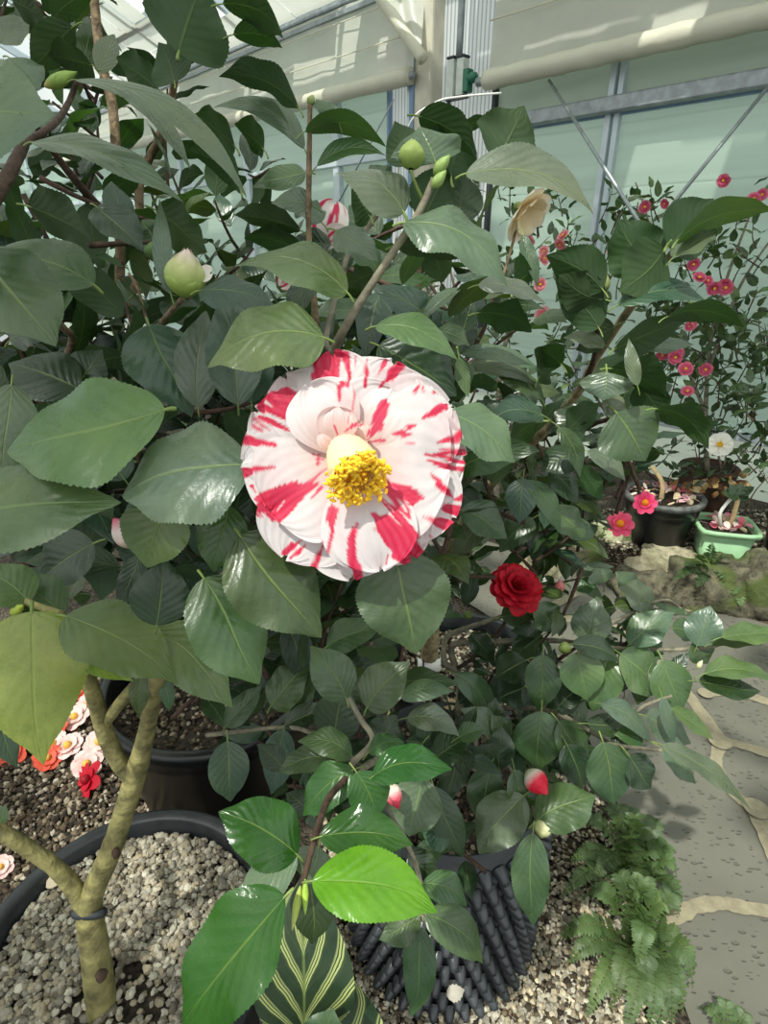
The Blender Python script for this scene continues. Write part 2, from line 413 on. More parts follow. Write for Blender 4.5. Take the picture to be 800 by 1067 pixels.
def egg(c, d, L, r, cols, name, root, ridges=5, label=None):
    """a bud of overlapping scales: colour runs along cols from base to tip"""
    d = nrm(d); s1 = nrm(np.cross(d, [.31, .2, .9])); s2 = np.cross(d, s1); A = Acc()
    cols = [np.array(srgb(*x)) for x in cols]
    def colr(s):
        k = s*(len(cols)-1); i = min(int(k), len(cols)-2); return cols[i]*(1-k+i)+cols[i+1]*(k-i)
    n, m = 15, 20; V = []; T = []
    for i in range(n):
        s = i/(n-1); rr = r*.93*math.sin(PI*min(1, s*.97+.03))**.72*(1-.25*s)
        for j in range(m):
            a = 2*PI*j/m; V.append(c+d*(s*L)+(s1*math.cos(a)+s2*math.sin(a))*rr); T.append(colr(s))
    Fc = [[i*m+j, i*m+(j+1) % m, (i+1)*m+(j+1) % m, (i+1)*m+j] for i in range(n-1) for j in range(m)]
    A.add(V, Fc, None, np.array(T))
    for lay, (st, en, k) in enumerate(((.0, .5, ridges), (.12, .78, ridges), (.3, 1.02, ridges))):
        for q in range(k):
            a0 = 2*PI*(q+lay*.5)/k; V = []; T = []
            for i in range(9):
                t = i/8; s = st+(en-st)*t; sr = min(1, s*.97+.03)
                rr = r*(1.02+.05*(2-lay))*max(.05, math.sin(PI*min(.97, sr)))**.72*(1-.25*s)
                wd = (1.15*PI/k)*math.sqrt(max(0, 1-t**2.4))*1.05
                for j in range(7):
                    x = j/3-1; a = a0+x*wd
                    V.append(c+d*(s*L)+(s1*math.cos(a)+s2*math.sin(a))*rr*(1-.04*x*x)); T.append(colr(min(1, s))*(.9+.18*t*(1-.4*abs(x))))
            A.add(V, grid_faces(9, 7), None, np.array(T))
    o = A.build(name, M['bud'], root)
    if label: o['label'] = label
    return o

def petal_geo(c, nv, ang, ref, L, hw, tilt=.2, cup=.15, curl=0., n=12, m=9, ruffle=.04, r0=.06, notch=0.05):
    nv = nrm(nv); e1 = nrm(ref-nv*np.dot(ref, nv)); e2 = np.cross(nv, e1)
    d = e1*math.cos(ang)+e2*math.sin(ang); sd = np.cross(nv, d)
    V = []; ph = rng.uniform(0, 6)
    for i in range(n):
        t = math.sin(PI/2*i/(n-1))
        w = hw*(.2+.8*math.sin(PI/2*min(1, t/.6))) if t < .6 else hw*math.sqrt(max(0.0004, 1-((t-.6)/.41)**2))
        for j in range(m):
            x = j/(m-1)*2-1
            tl = t*(1-notch*math.exp(-(x/.25)**2)*t**4)
            rr = L*(r0+(1-r0)*tl)
            el = tilt - curl*t*t
            hgt = rr*math.sin(el) + cup*hw*x*x + ruffle*L*t*t*math.sin(4.5*x+ph)*.5
            V.append(c + d*rr*math.cos(el) + sd*x*w + nv*hgt)
    uv = [(i/(n-1), j/(m-1)) for i in range(n) for j in range(m)]
    return np.array(V), grid_faces(n, m), uv

def bloom(root, c, nv, R, rows, centre=None, name='flower', split=True, label=None, sub=(12, 9)):
    """rows: list of (count, rel_radius, rel_halfwidth, tilt, curl, base_col, tip_col)"""
    nv = nrm(nv); ref = np.array([.9, .1, .3]); holder = None; A = Acc(); geos = []
    for (k, rr, hw, tilt, curl, c0, c1) in rows:
        ph = rng.uniform(0, 6); c0, c1 = np.array(srgb(*c0)), np.array(srgb(*c1))
        for i in range(k):
            V, Fc, uv = petal_geo(c, nv, ph+2*PI*i/k+rng.uniform(-.1, .1), ref, R*rr*rng.uniform(.93, 1.05), R*hw, tilt+rng.uniform(-.08, .08), .15, curl, *sub)
            t = np.array([x[0] for x in uv])[:, None]; g = (c0*(1-t)+c1*t)*rng.uniform(.88, 1.06)
            geos.append((V, Fc, uv, g))
    if split:
        D = Acc(); V, Fc = tube([c-nv*R*.18, c-nv*R*.05, c+nv*R*.02], [R*.08, R*.16, R*.1], 8, 3); D.add(V, Fc, None, srgb(130, 150, 80))
        holder = D.build(name, M['bud'], root)
        for V, Fc, uv, g in geos: mk('petal', V, Fc, M['petal'], holder, uv, g)
        if centre:
            S = Acc(); cr, chh, ccol = centre; IV, IF = ICO[1]
            for i in range(40):
                a = i*2.4; q = math.sqrt((i+.5)/40)*cr*R
                p = c+nv*(chh*R)+ (np.cross(nv, ref)*math.cos(a)+ref*math.sin(a))*q
                S.add(IV*R*.045+p, IF, None, np.array(srgb(*ccol))*rng.uniform(.8, 1.1))
            S.build('stamens', M['petal'], holder)
    else:
        for V, Fc, uv, g in geos: A.add(V, Fc, uv, g)
        if centre:
            cr, chh, ccol = centre; IV, IF = ICO[1]
            A.add(IV*R*cr+c+nv*chh*R, IF, None, srgb(*ccol))
        holder = A.build(name, M['petal'], root)
    if label: holder['label'] = label
    return holder
#@@PART2
# ================================================================== SETTING
W0 = np.array([1.69, 3.23, 0.]); WE = nrm(np.array([.699, -.715, 0])); WN = nrm(np.array([-.715, -.699, 0]))   # wall direction (towards the near right) and inward normal
def wpt(px, py, off=0.0):
    r = ray(px, py); t = np.dot(W0+WN*off-CAM, WN)/np.dot(r, WN); return CAM+r*t
def wuh(px, py, off=0.0):
    p = wpt(px, py, off); return np.dot(p-W0, WE), p[2]
def W(u, h, off=0.0): return W0 + WE*u + UP*h + WN*off

def panel_mat(name, col, bands, trans=.5, dirt=.2):
    m, nt, out = new_mat(name); n = N(nt)
    tc = n('TexCoord'); sp = n('SeparateXYZ', {0: tc.outputs['Object']})
    nz = n('TexNoise', {'Vector': tc.outputs['Object'], 'Scale': 2.2, 'Detail': 5})
    nz2 = n('TexNoise', {'Vector': n('Mapping', {0: tc.outputs['Object'], 3: (.5, .5, 9.)}).outputs[0], 'Scale': 1.6, 'Detail': 3})
    ph = n.math('ABSOLUTE', n.math('SUBTRACT', n.math('FRACT', n.math('MULTIPLY', sp.outputs[2], bands)), .5))
    ln = n('MapRange', {0: ph, 1: .03, 2: .0, 3: 0., 4: 1.}).outputs[0]
    c = n.mix(nz2.outputs[0], [x*(1-dirt) for x in col], [min(1, x*(1+dirt)) for x in col])
    c = n.mix(n.math('MULTIPLY', ln, .3), c, [x*.6 for x in col])
    b = n('Bump', {'Height': n.math('ADD', nz.outputs[0], n.math('MULTIPLY', ln, -.4)), 'Strength': .25, 'Distance': .02})
    p = n('BsdfPrincipled', {'Base Color': c, 'Roughness': .28, 'Normal': b.outputs[0]})
    t = n('BsdfTranslucent', {'Color': c})
    mx = n('MixShader', {0: trans, 1: p.outputs[0], 2: t.outputs[0]})
    n.link(mx.outputs[0], out.inputs[0]); return m
def ribbed_mat(name, col):
    m, nt, out = new_mat(name); n = N(nt)
    uv = n('UVMap'); sp = n('SeparateXYZ', {0: uv.outputs[0]})
    ph = n.math('ABSOLUTE', n.math('SUBTRACT', n.math('FRACT', sp.outputs[0]), .5))
    ln = n('MapRange', {0: ph, 1: .1, 2: .22, 3: 1., 4: 0.}).outputs[0]
    c = n.mix(ln, col, [x*.55 for x in col])
    b = n('Bump', {'Height': ph, 'Strength': .5, 'Distance': .01})
    p = n('BsdfPrincipled', {'Base Color': c, 'Roughness': .2, 'Normal': b.outputs[0]})
    t = n('BsdfTranslucent', {'Color': c})
    mx = n('MixShader', {0: .5, 1: p.outputs[0], 2: t.outputs[0]}); n.link(mx.outputs[0], out.inputs[0]); return m
def fabric_mat(name, col, trans=.45):
    m, nt, out = new_mat(name); n = N(nt)
    tc = n('TexCoord'); nz = n('TexNoise', {'Vector': tc.outputs['Object'], 'Scale': 5., 'Detail': 6})
    c = n.mix(nz.outputs[0], [x*.88 for x in col], [min(1, x*1.08) for x in col])
    b = n('Bump', {'Height': nz.outputs[0], 'Strength': .5, 'Distance': .03})
    p = n('BsdfPrincipled', {'Base Color': c, 'Roughness': .38, 'Normal': b.outputs[0]})
    t = n('BsdfTranslucent', {'Color': c})
    mx = n('MixShader', {0: trans, 1: p.outputs[0], 2: t.outputs[0]}); n.link(mx.outputs[0], out.inputs[0]); return m
def glass_mat(name):
    m, nt, out = new_mat(name); n = N(nt)
    g = n('BsdfGlossy', {'Color': (.9, .95, 1, 1), 'Roughness': .06}); t = n('BsdfTransparent', {'Color': (.93, .98, .97, 1)})
    lw = n('LayerWeight', {'Blend': .25})
    mx = n('MixShader', {0: n.math('MULTIPLY', lw.outputs[0], .6), 1: t.outputs[0], 2: g.outputs[0]}); n.link(mx.outputs[0], out.inputs[0]); return m
M['panel'] = panel_mat('green_film_panel', srgb(176, 198, 182), 3.3, .5)
M['panel_dark'] = panel_mat('film_panel_painted_shade', srgb(150, 166, 148), 3.3, .38)  # the film panel's green darkened, shade behind it put into the colour
M['siding'] = panel_mat('pale_siding', srgb(214, 224, 206), 9., .6)
M['ribbed'] = ribbed_mat('twinwall_sheet', srgb(225, 230, 228))
M['fabric'] = fabric_mat('white_blind_film', srgb(226, 226, 214))
M['fabric_roll'] = fabric_mat('rolled_blind_film', srgb(228, 226, 206), .25)
M['glass'] = glass_mat('roof_glass')

# ---- ground
def ground_mat():
    m, nt, out = new_mat('bed_soil'); n = N(nt)
    tc = n('TexCoord')
    v = n('TexVoronoi', {'Vector': tc.outputs['Object'], 'Scale': 120.}); nz = n('TexNoise', {'Vector': tc.outputs['Object'], 'Scale': 9., 'Detail': 8})
    sep = n('SeparateColor', {0: v.outputs['Color']})
    c = n.mix(sep.outputs[0], srgb(44, 38, 30), srgb(128, 116, 98)); c = n.mix(n.math('MULTIPLY', nz.outputs[0], .9), c, srgb(50, 42, 34))
    b = n('Bump', {'Height': n.math('SUBTRACT', 1., v.outputs['Distance']), 'Strength': 1., 'Distance': .01})
    p = n('BsdfPrincipled', {'Base Color': c, 'Roughness': .95, 'Normal': b.outputs[0]}); n.link(p.outputs[0], out.inputs[0]); return m
M['ground'] = ground_mat()
def slab_mat():
    m, nt, out = new_mat('paving_stone'); n = N(nt)
    tc = n('TexCoord'); nz = n('TexNoise', {'Vector': tc.outputs['Object'], 'Scale': 6., 'Detail': 8}); v = n('TexVoronoi', {'Vector': n('Mapping', {0: tc.outputs['Object'], 2: (0, 0, .7), 3: (1., 1.9, 1.)}).outputs[0], 'Scale': 38.})
    nz2 = n('TexNoise', {'Vector': tc.outputs['Object'], 'Scale': 22., 'Detail': 2})
    thr = n('MapRange', {0: nz2.outputs[0], 1: .4, 2: .75, 3: .12, 4: .42}).outputs[0]
    pit = n('MapRange', {0: n.math('SUBTRACT', v.outputs['Distance'], thr), 1: -.08, 2: .05, 3: 1., 4: 0.}).outputs[0]
    c = n.mix(nz.outputs[0], srgb(88, 87, 78), srgb(114, 112, 101)); c = n.mix(n.math('MULTIPLY', pit, .5), c, srgb(76, 73, 64))
    b = n('Bump', {'Height': pit, 'Strength': .6, 'Distance': .006, }); b.invert = True
    p = n('BsdfPrincipled', {'Base Color': c, 'Roughness': .8, 'Normal': b.outputs[0]}); n.link(p.outputs[0], out.inputs[0]); return m
M['slab'] = slab_mat(); M['mortar'] = simple('pale_mortar', srgb(138, 130, 108), .9, .15, 40, .5)
g = 12.
V = []; n1 = 60
xs = np.linspace(-6, 6, n1); ys = np.linspace(-1.5, 12, n1)
for y in ys:
    for x in xs: V.append((x, y, -.012+.006*math.sin(9*x+3*math.sin(5*y))*math.cos(7*y)))
struct(mk('floor', V, grid_faces(n1, n1), M['ground']))
NEAR = [(.60, -.6), (.59, .1), (.585, .6), (.615, .95), (.62, 1.25), (.56, 1.7), (.3, 2.1), (-.1, 2.5), (-.7, 2.9)]
FAR = [(2.9, .5), (2.3, 1.15), (1.85, 1.55), (1.55, 1.86), (1.2, 2.08), (.85, 2.35), (.5, 2.62), (.1, 2.95), (-.5, 3.4)]
na = catmull(NEAR, 5); fa = catmull(FAR, 5)
V = []; 
for a, b in zip(na, fa):
    for t in np.linspace(0, 1, 12): q = a*(1-t)+b*t; V.append((q[0], q[1], .008))
V2 = [(a[0], a[1], -.04) for a in na]
path = struct(mk('floor_paving', V, grid_faces(len(na), 12), M['slab']))
J = [([(560, 640), (640, 655), (690, 695), (720, 728), (750, 772)], 13), ([(735, 722), (770, 722), (830, 742)], 11), ([(750, 772), (775, 777), (830, 795)], 12),
     ([(752, 770), (746, 795), (760, 822), (790, 845), (840, 870)], 13), ([(640, 985), (705, 955), (722, 945), (750, 941), (780, 946), (840, 955)], 15), ([(788, 842), (803, 880), (830, 930)], 20),
     ([(500, 705), (517, 668), (560, 640), (600, 618)], 10), ([(560, 640), (480, 655), (420, 640)], 10), ([(640, 655), (690, 640), (740, 630)], 9), ([(650, 700), (600, 690), (517, 668)], 9)]
A = Acc()
for ji, (pts, w) in enumerate(J):
    P = catmull([ground(x, y, .0105+.0006*ji) for x, y in pts], 8); n_ = len(P); T = np.gradient(P, axis=0)
    z0 = np.dot(P[n_//2]-CAM, AX_F); V = []
    for i in range(n_):
        s = nrm(np.cross(T[i], UP)); ww = w*z0/F*(.62+.06*math.sin(i*.7)+.04*math.sin(i*1.9))
        for k in (-1, -.4, .4, 1): V.append(P[i]+s*ww*k*.8+UP*(.002*(1-abs(k))))
    A.add(V, grid_faces(n_, 4))
for x, y, w in ((750, 772, 15), (560, 640, 9), (640, 655, 9), (517, 668, 9), (788, 842, 17), (735, 722, 10)):
    P = ground(x, y, .0205); z0 = np.dot(P-CAM, AX_F); A.add([P+np.array([math.cos(a), math.sin(a), 0])*w*z0/F*.75 for a in np.linspace(0, 2*PI, 14, endpoint=False)], [list(range(14))])
struct(A.build('floor_joints', M['mortar']))
# edge kerb of the near bed is just soil and ferns

# ---- glazed wall on the right
def wall_quad(A, u0, u1, h0, h1, off=0., nu=2, nh=2):
    V = [W(u, h, off) for h in np.linspace(h0, h1, nh) for u in np.linspace(u0, u1, nu)]
    uv = [(u/.03, h) for h in np.linspace(h0, h1, nh) for u in np.linspace(u0, u1, nu)]
    A.add(V, grid_faces(nh, nu), uv)
uP0, _ = wuh(441, 60); uP1, _ = wuh(466, 60); uR0, _ = wuh(408, 110); uR1, _ = wuh(521, 60)
A = Acc(); wall_quad(A, -26, uR0, .45, 2.95); wall_quad(A, uR1, 4.5, .45, 2.05); struct(A.build('wall_right', M['panel']))
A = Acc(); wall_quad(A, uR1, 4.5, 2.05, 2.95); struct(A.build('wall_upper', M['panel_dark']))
A = Acc(); wall_quad(A, -26, 4.5, 0, .45, .004); struct(A.build('wall_low', M['siding']))
A = Acc(); wall_quad(A, uR0, uR1, .4, 3.1, .006); struct(A.build('wall_twinwall', M['ribbed']))
# far end of the house, long way off behind the plants on the left
E0 = W(-14, 0); V = [E0, E0+WN*16, E0+WN*16+UP*3, E0+UP*3]
struct(mk('wall_far', V, [[0, 1, 2, 3]], M['panel']))
k = [0]
def wbar(u0, h0, u1, h1, wd, dp, mat, off=.02, name=None):
    a, b = W(u0, h0, off), W(u1, h1, off); t = nrm(b-a); s = nrm(np.cross(t, WN))
    V, Fc = boxv((a+b)/2, (b-a)/2, s*wd/2, WN*dp/2)
    k[0] += 1
    return struct(bevel(mk('trim_%d' % k[0], V, Fc, M[mat], smooth=False), min(wd, dp)*.12))
um, _ = wuh(640, 130)
for u in (um, um+1.25, um+2.5):                                       # mullions right of the post: double white profile
    wbar(u-.024, 0, u-.024, 2.95, .034, .05, 'alu'); wbar(u+.024, 0, u+.024, 2.95, .03, .04, 'alu')
ul, _ = wuh(354, 170)
for u in (ul, ul-1.3, ul-2.6, ul-3.9, ul-5.2, ul-7.8, ul-10.4, ul-13): wbar(u, 0, u, 2.95, .075, .05, 'alu')
wbar(uR1, 2.05, 4.5, 2.05, .075, .09, 'metal', .05); wbar(uR1, 2.015, 4.5, 2.015, .02, .03, 'blue', .02)
wbar(-26, 1.98, uR0, 1.98, .05, .05, 'alu', .03)
wbar(-26, .45, 4.5, .45, .05, .04, 'alu', .03)
wbar(-26, 2.95, 4.5, 2.95, .09, .12, 'metal', .05)
wbar(-26, 2.86, uP0, 2.86, .03, .05, 'metal', .1)
wbar((uP0+uP1)/2, 0, (uP0+uP1)/2, 3.3, (uP1-uP0)*.75, .12, 'post', .06)
wbar(uP0+.02, 0, uP0+.02, 3.3, .035, .13, 'blue', .07); wbar(uP0-.018, 0, uP0-.018, 3.3, .03, .1, 'alu', .07)
wbar(uR1, .4, uR1, 2.3, .025, .04, 'band', .02); wbar(uR0, .4, uR0, 2.5, .02, .04, 'blue', .02)
# roof of glass panes on rafters, rising inward from the gutter
RS = math.tan(math.radians(24))
def R_(u, d, lift=0): return W(u, 2.97+RS*d+lift, d)
V = [R_(-26, 0), R_(4.5, 0), R_(4.5, 9), R_(-26, 9)]
struct(mk('ceiling', V, [[0, 1, 2, 3]], M['glass']))
for i in range(26):
    u = 4.2-i*1.15
    V, Fc = boxv((R_(u, 0)+R_(u, 9))/2-UP*.03, (R_(u, 9)-R_(u, 0))/2, WE*.022, nrm(np.cross(WE, R_(u, 9)-R_(u, 0)))*.035)
    struct(mk('ceiling_rafter', V, Fc, M['alu'], smooth=False))
for d in (.55, 1.6, 3.2, 4.8, 6.4, 8.0):
    V, Fc = boxv((R_(-26, d)+R_(4.5, d))/2-UP*.05, WE*15.25, nrm(R_(0, 1)-R_(0, 0))*.025, UP*.03)
    struct(mk('ceiling_purlin', V, Fc, M['metal'], smooth=False))

# unseen white sheets added under the panes to block sun, gaps placed for patches
SUND = nrm(np.array([.30, .42, -.86])); A = Acc(); cs = .24
for i in range(40):
    for j in range(37):
        u, d = -6.6+i*cs, .12+j*cs; c = R_(u, d, -.09)
        if d > 8.8: continue
        l0 = c+SUND*(c[2]/-SUND[2]); l1 = c+SUND*((c[2]-1.1)/-SUND[2])
        v = math.sin(i*1.7+math.sin(j*.9)*1.5)+math.sin(j*1.31+i*.37+1)
        on_path = .45 < l0[0] < 3 and -.4 < l0[1] < 2.75
        near_l = np.hypot(l1[0]+.25, l1[1]-.28) < .2 or (-1. < l0[0] < -.5 and .85 < l0[1] < 1.7)
        if (on_path and v < .9) or v > (1.3 if j > 6 else .75) or near_l: continue
        V = [R_(u+a*cs, d+b*cs, -.09+.01*math.sin(i+3*j)) for a, b in ((0, 0), (1, 0), (1, 1), (0, 1))]
        A.add(V, [[0, 1, 2, 3]])
struct(A.build('ceiling_sun_blocker', M['fabric']))

# ---- rolled blinds
def blind(u0, u1, h0, h1, htop, r, label, rad_end=True):
    t = thing('roller_blind', label, 'blind', W(u0, h0, .12), 'rolled film blinds on the glazed wall')
    nu, nh = 60, 14; V = []
    for j in range(nh):
        f = j/(nh-1)
        for i in range(nu):
            g_ = i/(nu-1); u = u0+(u1-u0)*g_; hb = h0+(h1-h0)*g_
            V.append(W(u, hb+(htop-hb)*f, .10+.006*math.sin(u*7+f*5)*math.sin(f*9+u*2)+.003*math.sin(u*19+f*3)+ .05*(1-f)))
    mk('blind_sheet', V, grid_faces(nh, nu), M['fabric'], t)
    for ff in (.42, .8):
        P = [W(u0+(u1-u0)*q, (h0+(h1-h0)*q)*(1-ff)+htop*ff, .135+.05*(1-ff)) for q in np.linspace(0, 1, 12)]
        mk('seam', *tube(P, .004, 6, 2), M['fabric_roll'], t)
    P = [W(u0+(u1-u0)*q, h0+(h1-h0)*q, .17) for q in np.linspace(0, 1, 40)]
    V, Fc = tube(P, [r*(1+.05*math.sin(i*1.7)) for i in range(40)], 16, 2, .03); mk('roll', V, Fc, M['fabric_roll'], t)
    mk('roll_tube', *tube([W(u0-.06, h0, .17), W(u0, h0, .17), W(u1+.03, h1, .17)], r*.5, 10, 1), M['metal'], t)
    return t
ua, ha = wuh(506, 84, .17); ub, hb = wuh(800, 16, .17)
blind(ua, ua+(ub-ua)*1.5, ha, ha+(hb-ha)*1.5, 2.92, .05, 'long white film blind rolled up above the grey beam, right of the gearbox')
uc, hc = wuh(200, 128, .17); ud, hd = wuh(428, 79, .17)
blind(uc-4, ud, hc, hd, 2.9, .05, 'white film blind rolled up left of the cream post')
# hanging edge of the roof screen at the top of the post
t_ = thing('roof_screen', 'white folded roof screen hanging in a slant beside the cream post', 'screen', W(uP0-.3, 2.95, .3))
A_, B_, C_, D_ = at(392, -8, 3.6), at(441, 62, 3.55), at(441, -30, 3.55), at(392, -60, 3.6)
V = []
for j in range(8):
    for i in range(14):
        f, g_ = j/7, i/13; p = (A_*(1-g_)+B_*g_)*(1-f)+(D_*(1-g_)+C_*g_)*f; V.append(p+WN*.02*math.sin(g_*8+f*3))
mk('screen_sheet', V, grid_faces(8, 14), M['fabric'], t_)
mk('screen_hem', *tube([A_*(1-q)+B_*q for q in np.linspace(0, 1, 6)], .035, 10, 3, .03), M['fabric_roll'], t_)

# ---- blind gearbox with its guide pipe
gc = wpt(477, 82, .15); gz = np.dot(gc-CAM, AX_F); q = gz/F
gb = thing('blind_gearbox', 'grey gearbox with green cap on vertical pipe beside the cream post', 'gearbox', gc)
for dx, w_, hh, top in ((-5.5, 3.6, 17, 1), (4.5, 3.6, 16, 0)):
    V, Fc = boxv(gc+WE*dx*q*1.3, WE*w_*q*1.3, WN*.03, UP*hh*q); bevel(mk('housing', V, Fc, M['gearbox'], gb, smooth=False), .006)
    V, Fc = boxv(gc+WE*dx*q*1.3+UP*(hh+1.4)*q, WE*w_*q*1.35, WN*.032, UP*1.2*q); bevel(mk('housing_cap', V, Fc, M['band'], gb, smooth=False), .003)
V, Fc = boxv(gc+WE*13*q-UP*4*q, WE*3.8*q, WN*.028, UP*10*q); bevel(mk('drive_cover', V, Fc, M['gear_green'], gb, smooth=False), .006)
mk('drive_shaft', *tube([gc+WE*15*q-UP*3*q, gc+WE*20*q-UP*2*q, gc+WE*24*q-UP*q], [.03, .03, .018], 12, 1), M['gear_green'], gb)
mk('red_knob', *tube([gc-WE*13*q-UP*9*q, gc-WE*11*q-UP*9*q], [.02, .02], 12, 1), M['red_plastic'], gb)
mk('crank_loop', *tube([gc-WE*11*q-UP*16*q, gc-WE*12*q-UP*26*q, gc-WE*13*q-UP*42*q], .012, 8, 4), M['band'], gb)
V, Fc = boxv(gc-UP*17*q, WE*13*q, WN*.02, UP*1.4*q); mk('bottom_plate', V, Fc, M['band'], gb, smooth=False)
mk('guide_pipe', *tube([gc-WE*1*q+UP*15*q-WN*.01, gc-WE*.5*q+UP*70*q-WN*.01, gc+UP*140*q-WN*.01], .021, 12, 2), M['metal'], gb)

# ---- tie rods
for i, (p0, p1, lab) in enumerate(((wpt(572, 84, .08), wpt(666, 232, .9), 'grey steel tie rod slanting down right below the middle of the long blind'), (wpt(812, 76, .12), wpt(690, 226, .5), 'grey steel tie rod slanting down left under the end of the long blind'))):
    tag(mk('tie_rod', *tube([p0, p1], .0085, 8, 1), M['metal']), lab, 'rod', 'steel tie rods')
tag(mk('bent_cane', *tube([ground(400, 600), at(405, 420, 1.9), at(412, 220, 1.6), at(424, 136, 1.35), at(452, 108, 1.3), at(478, 101, 1.3), at(522, 97, 1.35)], .0021, 8, 6), M['tag']), 'thin pale cane arching in front of the ribbed sheet', 'cane')
for px0, px1, lab in ((408, 350, 'thin grey wire crossing the window left of the post'),):
    tag(mk('wire', *tube([wpt(410, 104, .3), wpt(345, 225, .3)], .006, 6, 1), M['metal']), lab, 'wire')

# ================================================================== POTS
def pot(name, label, c, r, h, mat, taper=.78, rim=.03, lip=.018, soil_drop=.035, soilmat='soil', rimmat=None, group=None, foot=0.0):
    """c: centre at the base; h: height of the rim"""
    t = thing(name, label, 'pot', c, group)
    rb = r*taper; th = .006
    prof = [(.002, 0.004), (rb*.97, .004), (rb, .01), (r*.965-.004, h-rim-.012), (r*.97, h-rim)]
    V, Fc = lathe(prof+[(r*.97-th, h-rim), (r*.97-th*2, h-rim-.05), (rb-th, .02), (.002, .02)], c, 64); mk('body', V, Fc, M[mat], t)
    pr = [(r*.965-.004, h-rim), (r, h-rim), (r+.002, h-rim*.3), (r, h-.003), (r-.006, h), (r-lip, h), (r-lip-.003, h-.004), (r-lip-.006, h-rim-.02)]
    V, Fc = lathe(pr, c, 64); mk('rim', V, Fc, M[rimmat or mat], t)
    return t
def soil_disc(label, c, r, z, mat='soil', amp=.01):
    V = []; n_, m_ = 16, 48
    for i in range(n_):
        for j in range(m_):
            rr = r*i/(n_-1); a = 2*PI*j/m_; V.append((c[0]+rr*math.cos(a), c[1]+rr*math.sin(a), z+amp*math.sin(rr*40+a*3)*math.cos(a*2+rr*25)))
    Fc = [[i*m_+j, i*m_+(j+1) % m_, (i+1)*m_+(j+1) % m_, (i+1)*m_+j] for i in range(n_-1) for j in range(m_)]
    return tag(mk('potting_soil', V, [f[::-1] for f in Fc], M[mat]), label, 'soil', None, 'stuff')
def gravel(label, pts, size, cols, sub=0):
    n_ = len(pts); s = size*rng.uniform(.55, 1.25, n_)
    cc = np.array(cols)[rng.integers(0, len(cols), n_)]*rng.uniform(.75, 1.2, (n_, 1))
    V, Fc, T = pebbles(pts, s, cc, sub)
    return tag(mk('gravel', V, Fc, M['stone'], None, None, T, False), label, 'gravel', None, 'stuff')
def disc_pts(c, r, z, n_, amp=.012):
    a = rng.uniform(0, 2*PI, n_); rr = r*np.sqrt(rng.uniform(0, 1, n_)); return np.stack([c[0]+rr*np.cos(a), c[1]+rr*np.sin(a), z+rng.uniform(-amp, amp, n_)], 1)
GREYS = [srgb(176, 168, 150), srgb(150, 144, 130), srgb(196, 190, 172), srgb(122, 114, 100), srgb(168, 156, 132)]
BROWNS = [srgb(70, 60, 48), srgb(110, 98, 80), srgb(46, 40, 34), srgb(150, 138, 118), srgb(84, 70, 54)]
P0c = np.array([-.41, .55, 0]); P0r, P0h = .235, .36
pot('plant_pot', 'black round pot filled with pale gravel at the bottom left', P0c, P0r, P0h, 'pot_matte', lip=.022, rim=.035)
soil_disc('dark soil under the pale gravel in the bottom left pot', P0c, P0r-.03, P0h-.045, 'soil', .004)
pts = disc_pts(P0c, P0r-.032, P0h-.034, 5200, .008)
bare = (np.hypot(pts[:, 0]+.40, pts[:, 1]-.455) < .085) & (rng.uniform(0, 1, len(pts)) < .75)
gravel('pale grey gravel covering the soil of the bottom left pot', pts[~bare], .0061, [tuple(.85*x for x in g_) for g_ in GREYS], 1)
P1c = np.array([-.425, 1.13, 0]); P1r, P1h = .262, .40
pot('plant_pot', 'glossy black pot with wide rim behind the forked trunk', P1c, P1r, P1h, 'pot_black', taper=.74, rim=.05, lip=.02)
soil_disc('dark soil in the glossy black pot behind the forked trunk', P1c, P1r-.03, P1h-.06)
gravel('small brown grit on the soil of the glossy black pot', disc_pts(P1c, P1r-.04, P1h-.055, 1500, .008), .0065, BROWNS)
P2c = np.array([.235, 1.31, 0]); P2r, P2h = .235, .30
pot('plant_pot', 'dull black pot around the tagged trunk in the middle', P2c, P2r, P2h, 'pot_grey', rim=.04)
soil_disc('soil in the dull black pot around the tagged trunk', P2c, P2r-.03, P2h-.05)
gravel('grey brown grit around the tagged trunk', disc_pts(P2c, P2r-.04, P2h-.043, 1600, .008), .007, BROWNS+GREYS)
# the pot with knobbly walls
P3c = np.array([.125, .80, 0]); P3r, P3h = .178, .45
kp = thing('knobbly_pot', 'black air pruning pot with rows of hollow knobs at the bottom', 'pot', P3c)
V, Fc = lathe([(P3r-.004, 0), (P3r, 0), (P3r, P3h), (P3r-.004, P3h), (P3r-.004, 0)], P3c, 72); mk('wall_sheet', V, Fc, M['pot_matte'], kp)
A = Acc(); rows, colsn = 10, 40
for i in range(rows):
    for j in range(colsn):
        a = 2*PI*(j+(i % 2)*.5)/colsn; h_ = .014+i*(P3h-.02)/rows
        if math.sin(a) > .35: continue
        er = np.array([math.cos(a), math.sin(a), 0]); c = P3c+er*P3r+UP*h_; d = nrm(er*1.-UP*.35)
        V, Fc = tube([c, c+d*.010, c+d*.022, c+d*.027, c+d*.0275, c+d*.020], [.0132, .0120, .0080, .0056, .0040, .0034], 10, 1, 0, False)
        A.add(V, Fc)
A.build('knobs', M['knob'], kp)
soil_disc('dark soil inside the black knobbly pot', P3c, P3r-.006, P3h-.03)
gravel('brown grit on the soil of the knobbly pot', disc_pts(P3c, P3r-.015, P3h-.024, 900, .006), .006, BROWNS)
